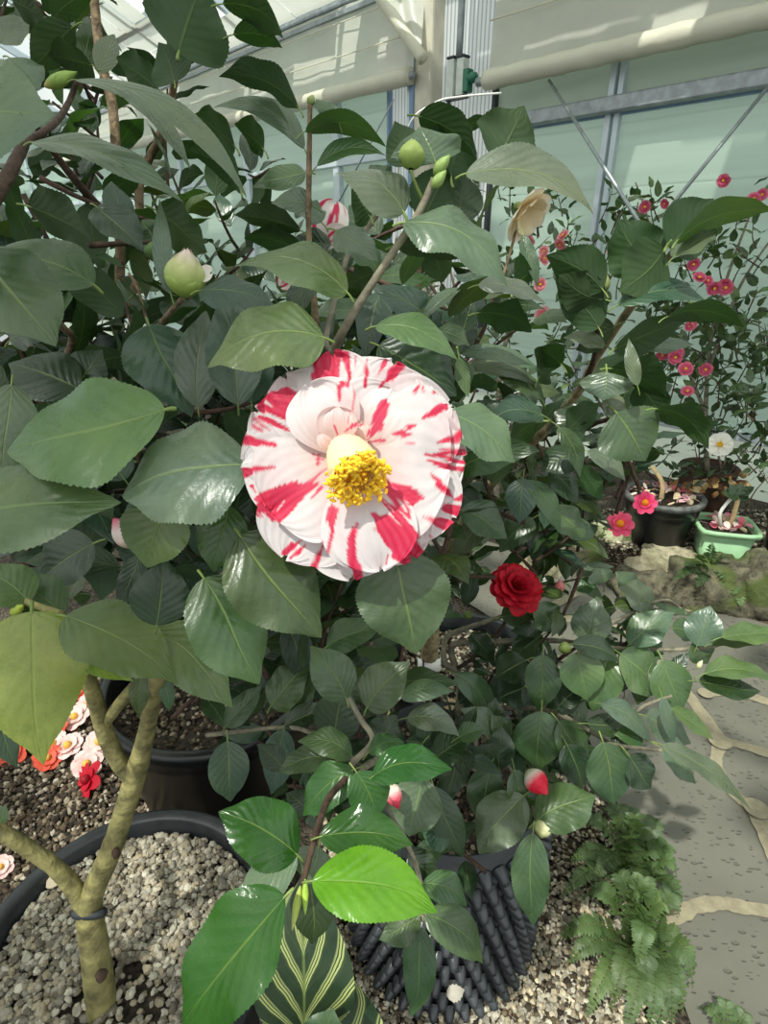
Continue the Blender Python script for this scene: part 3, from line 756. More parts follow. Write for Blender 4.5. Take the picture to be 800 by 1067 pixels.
# gravel on the beds
pts = []
for _ in range(60000):
    if len(pts) > 9000: break
    x, y = rng.uniform(335, 735), rng.uniform(780, 1085); p = ground(x, y)
    lim = np.interp(p[1], [q[1] for q in NEAR], [q[0] for q in NEAR]) - .03
    if p[0] > lim or np.hypot(*(p-P3c)[:2]) < P3r+.004: continue
    pts.append((p[0], p[1], rng.uniform(-.004, .006)))
gravel('mixed brown and cream gravel on the bed by the paving', np.array(pts), .0062, BROWNS+GREYS+GREYS[:2]+[srgb(205, 190, 160)])
pts = []
while len(pts) < 6500:
    x, y = rng.uniform(-8, 240), rng.uniform(690, 930); p = ground(x, y)
    if np.hypot(*(p-P0c)[:2]) < P0r or np.hypot(*(p-P1c)[:2]) < P1r*.75: continue
    pts.append((p[0], p[1], rng.uniform(-.006, .008)))
gravel('dark brown grit on the bed behind the forked trunk', np.array(pts), .008, BROWNS+BROWNS+[srgb(170, 160, 145), srgb(60, 50, 40)])
# ---- pots beyond the paving
bz = .12
def base_at(px, py, h=bz): return ground(px, py, h)
c = base_at(687, 573); c = c+np.array([.02, .10, 0]); c[2] = bz-.005
B1c = c; pot('plant_pot', 'black round pot with dusty rim beyond the paving', c, .172, .24, 'pot_black', taper=.66, rim=.022, lip=.02, rimmat='rim_dust')
soil_disc('grey soil in the black pot with the dusty rim', c, .150, bz+.215)
gp = base_at(752, 585); gp = gp+np.array([.02, .07, 0]); gp[2] = bz-.005
G = thing('planter_box', 'pale green square plastic planter beyond the paving', 'pot', gp)
def sq_ring(prof, rot):
    V = []; m_ = 4
    cr = math.cos(rot); sr = math.sin(rot)
    for r, h_ in prof:
        for k2 in range(m_*6):
            a = 2*PI*k2/(m_*6)+PI/4; e = 7
            cx_, sy_ = math.cos(a), math.sin(a); rr = 1/((abs(cx_)**e+abs(sy_)**e)**(1/e)); x, y = rr*cx_*r, rr*sy_*r*.9
            V.append(gp+np.array([x*cr-y*sr, x*sr+y*cr, h_]))
    q_ = m_*6; return V, [[i*q_+j, i*q_+(j+1) % q_, (i+1)*q_+(j+1) % q_, (i+1)*q_+j] for i in range(len(prof)-1) for j in range(q_)]
grot = math.radians(-14)
V, Fc = sq_ring([(.002, .003), (.088, .003), (.09, .008), (.094, .05), (.092, .052), (.099, .09), (.097, .092), (.106, .13), (.112, .135)], grot); mk('body', V, Fc, M['pot_green'], G)
V, Fc = sq_ring([(.106, .135), (.122, .135), (.124, .152), (.12, .155), (.11, .155), (.107, .145), (.104, .11)], grot); mk('rim', V, Fc, M['pot_green'], G)
V, Fc = sq_ring([(.103, .125), (.05, .13), (.002, .13)], grot); tag(mk('potting_soil', V, [f[::-1] for f in Fc], M['soil']), 'soil inside the pale green square planter', 'soil', None, 'stuff')
b3 = base_at(740, 556); b3 = b3+np.array([.05, .22, 0]); b3[2] = bz-.005
pot('plant_pot', 'brown peeling pot behind the green square planter', b3, .135, .27, 'pot_brown', taper=.92, rim=.02)
soil_disc('soil in the brown peeling pot', b3, .11, bz+.24)
b4 = base_at(822, 585); b4[2] = bz-.005
pot('plant_pot', 'black round pot cut by the right edge', b4, .13, .22, 'pot_black', taper=.75, rim=.03)
soil_disc('soil in the black pot at the right edge', b4, .11, bz+.19)
# raised bed body behind the stones
bed = [(q[0]+.13*.6, q[1]+.13) for q in FAR]
V = [(x, y, -.02) for x, y in bed]+[(x, y, bz-.008) for x, y in bed]+[(x+1.6, y+1.3, bz) for x, y in bed]
nb = len(bed); struct(mk('floor_bed', V, [[i, i+1, nb+i+1, nb+i] for i in range(nb-1)]+[[nb+i, nb+i+1, 2*nb+i+1, 2*nb+i] for i in range(nb-1)], M['ground'], smooth=False))
pts = []
for _ in range(3500):
    x, y = rng.uniform(560, 830), rng.uniform(530, 605); p = ground(x, y, bz)
    if p[1] < np.interp(-p[0], [-q[0] for q in FAR], [q[1] for q in FAR])+.12: continue
    if np.dot(p-W0, WN) < .05: continue
    if min(np.hypot(*(p-q_)[:2])-r_ for q_, r_ in ((B1c, .13), (gp, .12), (b3, .13), (b4, .11))) < 0: continue
    pts.append((p[0], p[1], bz+rng.uniform(-.005, .006)))
gravel('pale gravel on the raised bed around the far pots', np.array(pts), .009, GREYS+BROWNS)
# ---- stones edging the raised bed
def rock_mat(name, c0, c1, moss):
    m, nt, out = new_mat(name); n = N(nt); tc = n('TexCoord')
    nz = n('TexNoise', {'Vector': tc.outputs['Object'], 'Scale': 26., 'Detail': 10, 'Roughness': .75}); n2 = n('TexNoise', {'Vector': tc.outputs['Object'], 'Scale': 7., 'Detail': 4})
    v = n('TexVoronoi', {'Vector': tc.outputs['Object'], 'Scale': 30.})
    c = n.mix(n('MapRange', {0: nz.outputs[0], 1: .36, 2: .64}).outputs[0], c0, c1); mm = n('MapRange', {0: n2.outputs[0], 1: .48, 2: .6, 3: 0., 4: moss}).outputs[0]
    c = n.mix(mm, c, srgb(92, 108, 52))
    b = n('Bump', {'Height': n.math('ADD', nz.outputs[0], n.math('MULTIPLY', v.outputs[0], .4)), 'Strength': .9, 'Distance': .03})
    p = n('BsdfPrincipled', {'Base Color': c, 'Roughness': .95, 'Normal': b.outputs[0]}); n.link(p.outputs[0], out.inputs[0]); return m
M['rock_pale'] = rock_mat('pale_rock', srgb(150, 140, 114), srgb(215, 205, 175), .35)
M['rock_moss'] = rock_mat('mossy_rock', srgb(56, 54, 42), srgb(136, 130, 106), .9)
M['rock_lichen'] = rock_mat('lichen_rock', srgb(140, 146, 104), srgb(206, 208, 170), .6)
def rock(px, py, wpx, hpx, mat, label, lean=0):
    p = base_at(px, py+hpx*.42, 0.0); z = np.dot(p-CAM, AX_F); rx, rz = wpx*z/F/2, hpx*z/F*.62
    IV, IF = ICO[3]; ph = rng.uniform(0, 6, 6)
    d = 1+.16*np.sin(IV[:, 0]*3+ph[0])*np.sin(IV[:, 1]*4+ph[1])+.12*np.sin(IV[:, 2]*6+ph[2]+IV[:, 0]*5)+.05*np.sin(IV[:, 1]*15+ph[3])*np.sin(IV[:, 0]*13+ph[4])+rng.uniform(-.03, .03, len(IV))
    V = np.sign(IV)*np.abs(IV)**.75*d[:, None]*np.array([rx, min(rx*.8, .11), rz])+p+np.array([0, .05, rz*.55])
    return tag(mk('edging_stone', V, IF.tolist(), M[mat]), label, 'stone', 'stones edging the far bed')
for a in ((642, 566, 44, 44, 'rock_lichen', 'pale lichened stone under the fallen pink flower left of the black pot'), (697, 596, 74, 38, 'rock_pale', 'wide sandy stone in front of the black pot'),
          (738, 612, 80, 54, 'rock_moss', 'dark mossy stone below the green square planter'), (790, 612, 60, 64, 'rock_moss', 'dark rough stone with sunlit top at the right edge'),
          (672, 616, 60, 30, 'rock_moss', 'low grey stone left of the dark mossy stone beside the paving'), (604, 580, 44, 34, 'rock_moss', 'brown mossy stone left of the pale lichened stone'), (566, 586, 44, 34, 'rock_pale', 'sandy stone half hidden behind the red flower'),
          (800, 574, 36, 26, 'rock_pale', 'small pale stone in front of the right edge pot')): rock(*a)
#@@PART3
# ================================================================== PLANTS
def plant(name, label, loc): return thing(name, label, 'shrub', loc)
# -------- A: the tall striped camellia on the left
A0 = np.array([-.44, 1.13, P1h-.06])
A_ = plant('camellia_shrub', 'tall leafy camellia bearing the large red and white striped flower', A0)
stem(A_, 'trunk', [(95, -40, .70), (104, 55, .72), (117, 110, .74), (122, 180, .76), (125, 260, .8), (127, 380, .9), (150, 500, 1.08), (190, 610, 1.3), (214, 712, 1.42)], [4.5, 5, 5, 5, 5, 5.2, 7, 8, 9], 'bark')
stem(A_, 'branch', [(152, 270, .85), (145, 195, .86), (165, 145, .84), (178, 105, .8), (186, 55, .74)], [4, 4.5, 4.2, 4, 3], 'bark')
stem(A_, 'branch', [(127, 330, .84), (152, 270, .85)], [4, 4], 'bark')
stem(A_, 'branch', [(152, 270, .8), (118, 232, .74), (80, 190, .66), (50, 150, .6), (30, 120, .5)], [3.5, 4, 4, 3.5, 3], 'bark_dark')
stem(A_, 'branch', [(-10, 215, .34), (10, 180, .36), (25, 150, .38)], [7, 7, 5.5], 'bark_dark')
stem(A_, 'branch', [(25, 150, .38), (55, 130, .42), (70, 110, .5), (80, 85, .5)], [3.6, 3.4, 3, 2.4], 'bark_dark')
stem(A_, 'branch', [(330, 420, .45), (348, 365, .33), (372, 320, .30), (404, 271, .29), (436, 222, .285), (452, 186, .28)], [5, 5, 4.4, 4, 4, 3.4], 'bark_grey')
stem(A_, 'branch', [(330, 420, .45), (300, 500, .7), (240, 600, 1.15), (214, 712, 1.42)], [5, 6, 7, 8], 'bark_grey')
stem(A_, 'branch', [(330, 340, .42), (322, 250, .42), (322, 170, .41), (323, 106, .40)], [3.5, 3, 3, 2.4], 'bark')
stem(A_, 'branch', [(350, 365, .42), (340, 350, .43), (365, 258, .44), (385, 235, .44), (404, 208, .42)], [3, 3, 2.6, 2.6, 2.2], 'bark_grey')
stem(A_, 'branch', [(150, 360, .55), (171, 333, .42), (190, 311, .36)], [3, 3, 2.6], 'bark')
stem(A_, 'branch', [(60, 390, .7), (75, 355, .6), (62, 338, .55), (30, 300, .5)], [4, 3.5, 3.2, 3], 'bark')
stem(A_, 'branch', [(435, 420, .8), (436, 300, .78), (437, 230, .75)], [3, 3, 2], 'bark_dark')
stem(A_, 'branch', [(200, 620, 1.25), (215, 585, .8), (222, 560, .5)], [7, 6, 5], 'bark_grey')
stem(A_, 'twig', [(45, 45, .9), (100, 95, .9), (165, 80, .88), (235, 45, .8)], [2, 2, 2, 2], 'bark_dark')
stem(A_, 'twig', [(155, 340, .6), (143, 300, .6), (134, 285, .6)], [1.6, 1.6, 1.4], 'bark')
LA = [  # base, tip, breadth, distance, tint, then options
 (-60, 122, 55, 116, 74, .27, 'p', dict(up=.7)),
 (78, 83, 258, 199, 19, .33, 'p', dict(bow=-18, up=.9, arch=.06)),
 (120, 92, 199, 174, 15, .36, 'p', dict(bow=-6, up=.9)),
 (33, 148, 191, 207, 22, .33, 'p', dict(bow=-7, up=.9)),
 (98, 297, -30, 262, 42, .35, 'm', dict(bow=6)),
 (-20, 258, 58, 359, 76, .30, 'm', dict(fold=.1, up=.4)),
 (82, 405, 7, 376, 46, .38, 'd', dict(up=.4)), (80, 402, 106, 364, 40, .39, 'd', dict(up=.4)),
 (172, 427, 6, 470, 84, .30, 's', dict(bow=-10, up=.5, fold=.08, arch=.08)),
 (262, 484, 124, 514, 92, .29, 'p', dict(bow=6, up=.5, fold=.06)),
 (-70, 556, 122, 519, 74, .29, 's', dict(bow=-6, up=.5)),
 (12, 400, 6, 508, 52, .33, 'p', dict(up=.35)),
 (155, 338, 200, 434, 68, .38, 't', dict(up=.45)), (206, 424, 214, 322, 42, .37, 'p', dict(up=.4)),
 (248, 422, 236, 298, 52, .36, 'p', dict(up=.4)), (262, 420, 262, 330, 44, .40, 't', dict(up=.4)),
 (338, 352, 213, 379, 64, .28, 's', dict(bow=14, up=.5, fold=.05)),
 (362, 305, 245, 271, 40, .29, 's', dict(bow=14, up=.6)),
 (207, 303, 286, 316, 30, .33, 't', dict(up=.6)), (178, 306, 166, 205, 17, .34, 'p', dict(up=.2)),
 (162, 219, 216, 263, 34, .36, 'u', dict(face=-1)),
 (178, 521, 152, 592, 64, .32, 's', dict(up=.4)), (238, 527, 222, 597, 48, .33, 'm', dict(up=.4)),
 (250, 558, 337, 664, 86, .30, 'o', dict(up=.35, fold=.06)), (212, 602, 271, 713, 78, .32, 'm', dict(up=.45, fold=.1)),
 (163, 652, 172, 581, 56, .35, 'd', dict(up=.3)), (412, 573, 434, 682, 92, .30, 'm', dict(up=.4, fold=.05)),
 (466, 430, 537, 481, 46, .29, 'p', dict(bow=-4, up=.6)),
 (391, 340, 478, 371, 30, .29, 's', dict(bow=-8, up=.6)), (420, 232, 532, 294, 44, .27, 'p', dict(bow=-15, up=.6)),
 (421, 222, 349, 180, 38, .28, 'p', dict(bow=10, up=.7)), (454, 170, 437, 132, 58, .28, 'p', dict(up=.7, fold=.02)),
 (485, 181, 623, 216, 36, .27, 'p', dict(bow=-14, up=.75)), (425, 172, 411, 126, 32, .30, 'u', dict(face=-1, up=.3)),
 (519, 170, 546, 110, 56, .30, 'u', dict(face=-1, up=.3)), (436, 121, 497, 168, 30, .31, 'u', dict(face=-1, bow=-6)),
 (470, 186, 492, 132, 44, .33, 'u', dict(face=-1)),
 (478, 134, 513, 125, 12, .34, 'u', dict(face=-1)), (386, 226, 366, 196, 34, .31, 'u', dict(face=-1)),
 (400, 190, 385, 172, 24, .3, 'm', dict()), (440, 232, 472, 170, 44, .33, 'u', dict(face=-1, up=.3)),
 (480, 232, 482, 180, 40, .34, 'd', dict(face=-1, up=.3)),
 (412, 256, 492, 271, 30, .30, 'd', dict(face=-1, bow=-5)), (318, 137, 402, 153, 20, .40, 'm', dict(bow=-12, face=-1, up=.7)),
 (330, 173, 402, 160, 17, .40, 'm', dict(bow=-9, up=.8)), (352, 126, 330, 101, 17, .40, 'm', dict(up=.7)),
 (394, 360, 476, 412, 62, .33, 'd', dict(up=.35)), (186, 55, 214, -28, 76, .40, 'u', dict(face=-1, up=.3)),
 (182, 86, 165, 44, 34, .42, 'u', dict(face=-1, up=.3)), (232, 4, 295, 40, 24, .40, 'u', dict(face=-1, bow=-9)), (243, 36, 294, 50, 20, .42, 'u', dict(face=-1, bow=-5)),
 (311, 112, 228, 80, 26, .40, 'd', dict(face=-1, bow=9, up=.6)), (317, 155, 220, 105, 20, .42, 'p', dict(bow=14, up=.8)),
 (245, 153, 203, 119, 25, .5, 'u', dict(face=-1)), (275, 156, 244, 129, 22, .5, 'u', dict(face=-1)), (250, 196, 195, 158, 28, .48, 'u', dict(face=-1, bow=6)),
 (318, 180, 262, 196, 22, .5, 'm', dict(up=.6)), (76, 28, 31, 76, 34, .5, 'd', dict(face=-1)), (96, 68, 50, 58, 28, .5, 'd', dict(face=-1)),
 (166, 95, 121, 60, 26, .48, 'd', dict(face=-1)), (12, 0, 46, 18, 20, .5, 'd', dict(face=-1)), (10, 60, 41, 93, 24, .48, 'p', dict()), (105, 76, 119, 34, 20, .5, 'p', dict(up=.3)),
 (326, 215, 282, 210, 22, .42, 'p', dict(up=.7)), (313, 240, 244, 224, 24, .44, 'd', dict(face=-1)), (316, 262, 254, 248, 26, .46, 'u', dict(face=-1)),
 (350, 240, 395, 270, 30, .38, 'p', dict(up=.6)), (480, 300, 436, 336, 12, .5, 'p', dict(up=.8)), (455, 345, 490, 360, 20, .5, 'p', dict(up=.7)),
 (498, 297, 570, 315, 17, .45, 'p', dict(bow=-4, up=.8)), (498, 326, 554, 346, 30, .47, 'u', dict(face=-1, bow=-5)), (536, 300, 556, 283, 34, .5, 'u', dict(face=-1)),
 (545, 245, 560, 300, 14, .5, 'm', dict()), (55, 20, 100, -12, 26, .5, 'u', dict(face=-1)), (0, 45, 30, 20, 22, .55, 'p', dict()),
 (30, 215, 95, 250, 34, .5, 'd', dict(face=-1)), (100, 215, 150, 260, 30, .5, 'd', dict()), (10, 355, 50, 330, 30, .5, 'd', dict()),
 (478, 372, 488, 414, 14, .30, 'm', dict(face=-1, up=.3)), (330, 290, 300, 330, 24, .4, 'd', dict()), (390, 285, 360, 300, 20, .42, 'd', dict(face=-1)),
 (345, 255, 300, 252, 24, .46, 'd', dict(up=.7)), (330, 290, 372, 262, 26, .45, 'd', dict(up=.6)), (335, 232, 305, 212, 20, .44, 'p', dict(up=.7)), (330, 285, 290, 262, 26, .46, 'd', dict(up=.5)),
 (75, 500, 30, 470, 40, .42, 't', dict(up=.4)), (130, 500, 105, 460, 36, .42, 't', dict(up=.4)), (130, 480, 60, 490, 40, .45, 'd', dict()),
]
def put(root, L):
    for bx, by, tx, ty, w, z, t, o in L: hleaf(root, bx, by, tx, ty, w, z, t, **o)
put(A_, LA)
aL, aT = Acc(), Acc()
fill(aL, aT, [(-40, -60), (240, -60), (265, 20), (225, 60), (250, 110), (330, 200), (330, 340), (250, 420), (260, 600), (120, 640), (-40, 560)], 84, .66, 1.35, (.062, .085), centre=at(150, 300, 1.0), holes=[(145, 10, 20), (270, 130, 45), (95, 130, 14), (210, 130, 18), (40, 50, 16), (105, 25, 12), (235, 200, 14)])
fill(aL, aT, [(330, 260), (470, 250), (570, 330), (560, 420), (500, 520), (430, 600), (380, 420), (330, 380)], 34, .5, .95, (.06, .085), centre=at(430, 420, .9))
fill(aL, aT, [(-40, 250), (260, 300), (330, 420), (330, 640), (120, 640), (-40, 520)], 44, .55, .95, (.07, .09), ('d', 'd', 'u', 't'), centre=at(150, 480, .9))
fill(aL, aT, [(260, 560), (440, 560), (420, 690), (300, 690), (240, 640)], 16, .6, .95, (.065, .085), ('d', 'd', 'm', 'o'), centre=at(330, 560, .9))
finish(A_, aL, aT, max(0, 100-len(LA)))
egg(at(191, 309, .345), at(195, 262, .33)-at(191, 309, .345), .0275, .0125, [(120, 150, 60), (150, 172, 84), (168, 186, 104), (196, 196, 140), (238, 214, 206)], 'flower_bud', A_, 5, 'fat green bud showing a pale pink tip')
V, Fc, uv = petal_geo(at(199, 290, .34), nrm(at(206, 268, .33)-at(199, 290, .34)+AX_R*.01), 0.3, AX_R, .012, .007, 1.1, .3); mk('petal', V, Fc, M['petal'], A_, uv, srgb(236, 228, 220))
egg(at(47, 90, .42), at(83, 74, .41)-at(47, 90, .42), .030, .0048, [(170, 150, 80), (130, 158, 74), (150, 178, 90), (138, 168, 80)], 'flower_bud', A_, 3)
stem(A_, 'twig', [(428, 177, .275), (432, 190, .278), (441, 210, .285)], [1.6, 1.6, 1.8], 'green_stem')
egg(at(428, 176, .275), at(430, 146, .275)-at(428, 176, .275), .0142, .0066, [(120, 146, 70), (150, 168, 92), (142, 160, 86)], 'flower_bud', A_, 4)
egg(at(452, 182, .28), at(466, 165, .275)-at(452, 182, .28), .011, .003, [(140, 168, 90), (160, 186, 110), (150, 176, 98)], 'leaf_bud', A_, 3)
egg(at(450, 196, .28), at(463, 180, .275)-at(450, 196, .28), .010, .0028, [(140, 168, 90), (160, 186, 110), (150, 176, 98)], 'leaf_bud', A_, 3)
egg(at(160, 272, .5), at(162, 250, .5)-at(160, 272, .5), .018, .009, [(70, 96, 50), (84, 112, 60), (80, 104, 56)], 'flower_bud', A_, 4)
egg(at(322, 110, .40), at(326, 100, .40)-at(322, 110, .40), .008, .003, [(120, 140, 80), (150, 160, 100), (150, 160, 100)], 'leaf_bud', A_, 3)
egg(at(140, 570, .42), at(122, 545, .41)-at(140, 570, .42), .026, .009, [(130, 140, 80), (225, 200, 190), (232, 218, 214), (214, 80, 110)], 'flower_bud', A_, 5, 'opening bud with pale striped petals')
# ---- striped partial flower half hidden higher up
fl2 = Acc(); V, Fc = tube([at(338, 262, .47), at(334, 255, .46)], .004, 8, 1); fl2.add(V, Fc, None, srgb(120, 140, 70)); fl2 = fl2.build('flower', M['bud'], A_); fl2['label'] = 'striped flower half hidden behind leaves'
def stripe_tint(uv, fr, ph, th=.35):
    u, v = np.array(uv)[:, 0], np.array(uv)[:, 1]
    q = np.sin(v*fr+ph)+.6*np.sin(v*fr*2.3+ph*2)+.3*np.sin(u*9+v*20)
    m = np.clip((q-th)*6, 0, 1)[:, None]*np.clip(u*4, 0, 1)[:, None]
    return np.array(srgb(236, 226, 222))*(1-m)+np.array(srgb(206, 48, 84))*m
for ang, L, hw, tl, ph in ((2.45, .046, .012, .6, .2), (1.7, .03, .014, .5, 1.2), (-1.25, .042, .016, .5, 2.2), (-.5, .03, .014, .7, 4.2), (.6, .028, .013, .7, 3.)):
    V, Fc, uv = petal_geo(at(334, 264, .49), nrm(CAM-at(334, 264, .49)+UP*.1), -ang, AX_R, L, hw, tl, .2, .4, 24, 24); mk('petal', V, Fc, M['petal'], fl2, uv, stripe_tint(uv, 14, ph))
# ---- the main flower
zf = .278; Q = zf/F
def fp(dx, dy, h): return at(CX, CY, 0)*0 + FC + (AX_R*dx + AX_D*dy)*Q - AX_F*h*Q
FC = CAM + ray(368, 480)*zf
# tilt the flower slightly so it faces up to the viewer
def zc(x, y): return np.array([(x/3.077+240)-368, (y/3.077+350)-480])   # reading of the close view -> offsets in the flower plane
STREAK = [  # (points ...), breadths: painted markings of the petals, read in the close view
 ([(308, 50), (304, 110), (300, 150)], [104, 92, 84], 'B'), ([(366, 50), (374, 95), (379, 125)], [22, 16, 4]), ([(381, 110), (379, 172)], [9, 11]), ([(438, 66), (434, 115), (431, 165)], [8, 16, 12]),
 ([(399, 58), (397, 92)], [8, 4]), ([(493, 72), (474, 118)], [22, 8]), ([(545, 82), (520, 118), (498, 150)], [34, 30, 8]), ([(506, 138), (476, 168)], [16, 4]),
 ([(494, 222), (478, 262), (470, 292), (440, 334)], [30, 40, 34, 4]), ([(604, 165), (590, 185)], [5, 12]), ([(618, 190), (606, 130)], [6, 3]), ([(690, 222), (655, 246), (614, 270)], [20, 26, 6]), ([(668, 190), (650, 186)], [5, 10]),
 ([(742, 298), (728, 330), (660, 346)], [12, 34, 5]), ([(520, 318), (552, 316), (574, 322)], [6, 22, 10]), ([(570, 298), (586, 294)], [14, 14]), ([(560, 345), (590, 345)], [5, 5]),
 ([(755, 372), (700, 374), (640, 382)], [14, 12, 3]), ([(755, 362), (668, 366)], [8, 3]), ([(755, 398), (690, 390), (622, 382)], [16, 18, 5]), ([(750, 426), (690, 420), (628, 396)], [18, 20, 6]),
 ([(642, 444), (680, 486), (716, 516)], [5, 30, 4]), ([(745, 520), (722, 524)], [18, 8]), ([(742, 560), (694, 552)], [44, 26]), ([(706, 606), (670, 604), (612, 578)], [44, 34, 5]), ([(712, 600), (690, 606)], [26, 18]),
 ([(494, 470), (545, 500), (580, 515), (616, 522)], [16, 44, 46, 10]), ([(500, 476), (545, 545), (574, 588)], [30, 44, 6]), ([(458, 500), (530, 580), (598, 664)], [4, 14, 10]), ([(474, 508), (540, 575), (596, 645)], [3, 7, 16]), ([(530, 560), (590, 640)], [18, 22]),
 ([(456, 572), (500, 610), (550, 665), (590, 715)], [10, 74, 84, 82]), ([(566, 540), (586, 544)], [9, 7]), ([(330, 560), (326, 592), (330, 622)], [34, 24, 6]), ([(333, 625), (318, 690)], [12, 8]),
 ([(408, 602), (392, 650), (396, 700)], [10, 32, 22]), ([(388, 690), (402, 735), (410, 775)], [30, 40, 34]), ([(302, 652), (284, 700), (262, 760)], [4, 14, 24]), ([(240, 672), (212, 692), (186, 716)], [4, 14, 12]), ([(224, 656), (196, 676), (172, 698)], [6, 20, 22]),
 ([(310, 424), (270, 460), (225, 492)], [3, 9, 16]), ([(285, 470), (210, 505), (150, 540), (95, 545)], [4, 70, 110, 40]), ([(240, 478), (160, 500), (92, 522)], [10, 30, 34]), ([(170, 540), (155, 606)], [60, 8]), ([(292, 486), (262, 524)], [14, 5]),
 ([(284, 380), (282, 412)], [6, 10]), ([(262, 378), (296, 398)], [4, 8]), ([(148, 422), (100, 428), (30, 436)], [5, 16, 40]), ([(150, 350), (100, 342), (30, 326)], [12, 26, 34]), ([(64, 280), (98, 302)], [14, 6]), ([(70, 262), (120, 300)], [14, 8]), ([(90, 255), (140, 276), (196, 304)], [20, 24, 4]),
 ([(296, 290), (230, 238), (170, 212), (110, 215)], [30, 92, 108, 70], 'B'), ([(288, 282), (215, 262)], [10, 34], 'B'), ([(358, 168), (352, 222)], [24, 4]), ([(60, 480), (75, 500)], [10, 4]), ([(70, 545), (100, 580)], [8, 5]), ([(75, 570), (96, 582)], [10, 4]),
 ([(345, 306), (352, 330)], [8, 5]), ([(426, 296), (402, 304), (374, 322)], [4, 12, 3]), ([(440, 342), (492, 336)], [3, 12]), ([(504, 700), (500, 730)], [6, 4]), ([(530, 700), (570, 712)], [30, 20]),
 ([(384, 300), (402, 200), (398, 180)], [2, 5, 3]), ([(650, 400), (700, 420)], [4, 10]), ([(640, 640), (650, 650)], [4, 4]),
]
GAPS = [([(108, 205), (128, 222)], [9, 3]), ([(100, 240), (150, 262), (205, 292)], [6, 8, 6]), ([(70, 268), (110, 280)], [3, 5]), ([(150, 560), (175, 530)], [4, 4]), ([(535, 520), (560, 560)], [2, 8]), ([(352, 60), (350, 165)], [3, 8])]
def paint(P2, rad, lobe):
    """petal colouring at plane offsets P2 (n,2)"""
    x = P2[:, 0]; y = P2[:, 1]
    X = (x+368-240)*3.077; Y = (y+480-350)*3.077
    ang = np.arctan2(Y-400, X-385); jag = 3.*np.sin(ang*46)+2.2*np.sin(ang*91+1)+1.2*np.sin(np.hypot(X-385, Y-400)*.12+ang*20)
    def cover(lst):
        m = np.zeros(len(X))
        for it in lst:
            pts, ws = it[0], it[1]
            if len(it) > 2 and lobe != it[2]: continue
            for (x0, y0), (x1, y1), w0, w1 in zip(pts[:-1], pts[1:], ws[:-1], ws[1:]):
                dx, dy = x1-x0, y1-y0; l2 = dx*dx+dy*dy
                t = np.clip(((X-x0)*dx+(Y-y0)*dy)/l2, 0, 1); d = np.hypot(X-x0-t*dx, Y-y0-t*dy)
                w = (w0+(w1-w0)*t)/2
                m = np.maximum(m, np.clip((w-d+jag*np.minimum(1, w/9))/4.+.5, 0, 1))
        return m
    m = cover(STREAK)*(1-cover(GAPS))
    white = np.array(srgb(216, 209, 209)); blush = np.array(srgb(230, 194, 184)); pink = np.array(srgb(226, 190, 195)); red = np.array(srgb(202, 40, 74)); red2 = np.array(srgb(232, 104, 134))
    r0 = np.hypot(X-385, Y-390)
    k = np.clip(1-(r0-70)/130, 0, 1)[:, None]*.85
    c = white*(1-k)+blush*k
    pk = np.clip(.5+.5*np.sin(X*.017+2)*np.cos(Y*.019+1)-.45, 0, 1)[:, None]*.7; c = c*(1-pk)+pink*pk
    fine = (np.sin(np.arctan2(Y-400, X-390)*70+.8*np.sin(r0*.05))*.5+.5)[:, None]
    rr = red*(.75+.25*fine)+red2*(.25*(1-fine)); inner = np.clip(1-(r0-90)/140, 0, 1)[:, None]; rr = rr*(1-.4*inner)+red2*.4*inner
    return c*(1-m[:, None])+rr*m[:, None]
fbase = Acc(); V, Fc = tube([at(352, 368, .31), at(362, 420, .306), FC+AX_F*.022, FC+AX_F*.012], [.0022, .003, .006, .011], 12, 4); fbase.add(V, Fc, None, srgb(138, 160, 84))
FL = fbase.build('flower', M['bud'], A_); FL['label'] = 'open flower with white petals streaked in crimson'
def main_petal(base, tip, hw, layer, lift, bowl=10, wide=.64, ruffle=3., pw=.42, curl=6., seed=0):
    b, t = zc(*base), zc(*tip); d = t-b; L = np.hypot(*d); d = d/L; s = np.array([-d[1], d[0]]); hw = hw/3.077
    n_, m_ = 58, 54; V = []; P2 = []
    r = np.random.default_rng(seed); p1, p2, p3 = r.uniform(0, 6, 3)
    for i in range(n_):
        v = math.sin(PI/2*i/(n_-1))
        for j in range(m_):
            x = j/(m_-1)*2-1
            w = hw*(.16+.84*math.sin(PI/2*min(1, v/wide))**.9) if v < wide else hw*max(.0, 1-((v-wide)/(1.002-wide))**2.3)**.5
            edge = 1+.014*math.sin(5*x+p1)*v+.010*math.sin(13*x+p2)*v
            q = b + d*L*v*edge*(1-.012*math.exp(-((x-.1)/.2)**2)*v**6) + s*x*w
            h = layer + lift*v + bowl*math.sin(PI*v*.85)*.5 + 4*x*x*v - curl*v**4 + ruffle*v*v*(math.sin(4.2*x+p1)+.5*math.sin(9*x+p3)) + .35*math.sin(x*34+p2)*v
            P2.append(q); V.append(fp(q[0], q[1], h))
    P2 = np.array(P2); uv = [(i/(n_-1), j/(m_-1)) for i in range(n_) for j in range(m_)]
    return mk('petal', V, grid_faces(n_, m_, True), M['petal'], FL, uv, paint(P2, None, 'B' if layer < -10 else 'F'))
c0 = (372, 395)
BK = [((372, 390), (320, 44), 128), ((380, 390), (520, 70), 165), ((385, 390), (712, 218), 165), ((385, 395), (755, 395), 165), ((385, 400), (718, 590), 150), ((385, 400), (585, 715), 150), ((378, 405), (392, 782), 150), ((368, 405), (170, 715), 165), ((365, 400), (28, 410), 165), ((365, 395), (72, 230), 130), ((365, 395), (170, 120), 130), ((385, 395), (640, 150), 150)]
for i, (b, t, hw) in enumerate(BK): main_petal(b, t, hw, -16+1.2*(i % 3), 4, 8, .66, 2.2, seed=i)
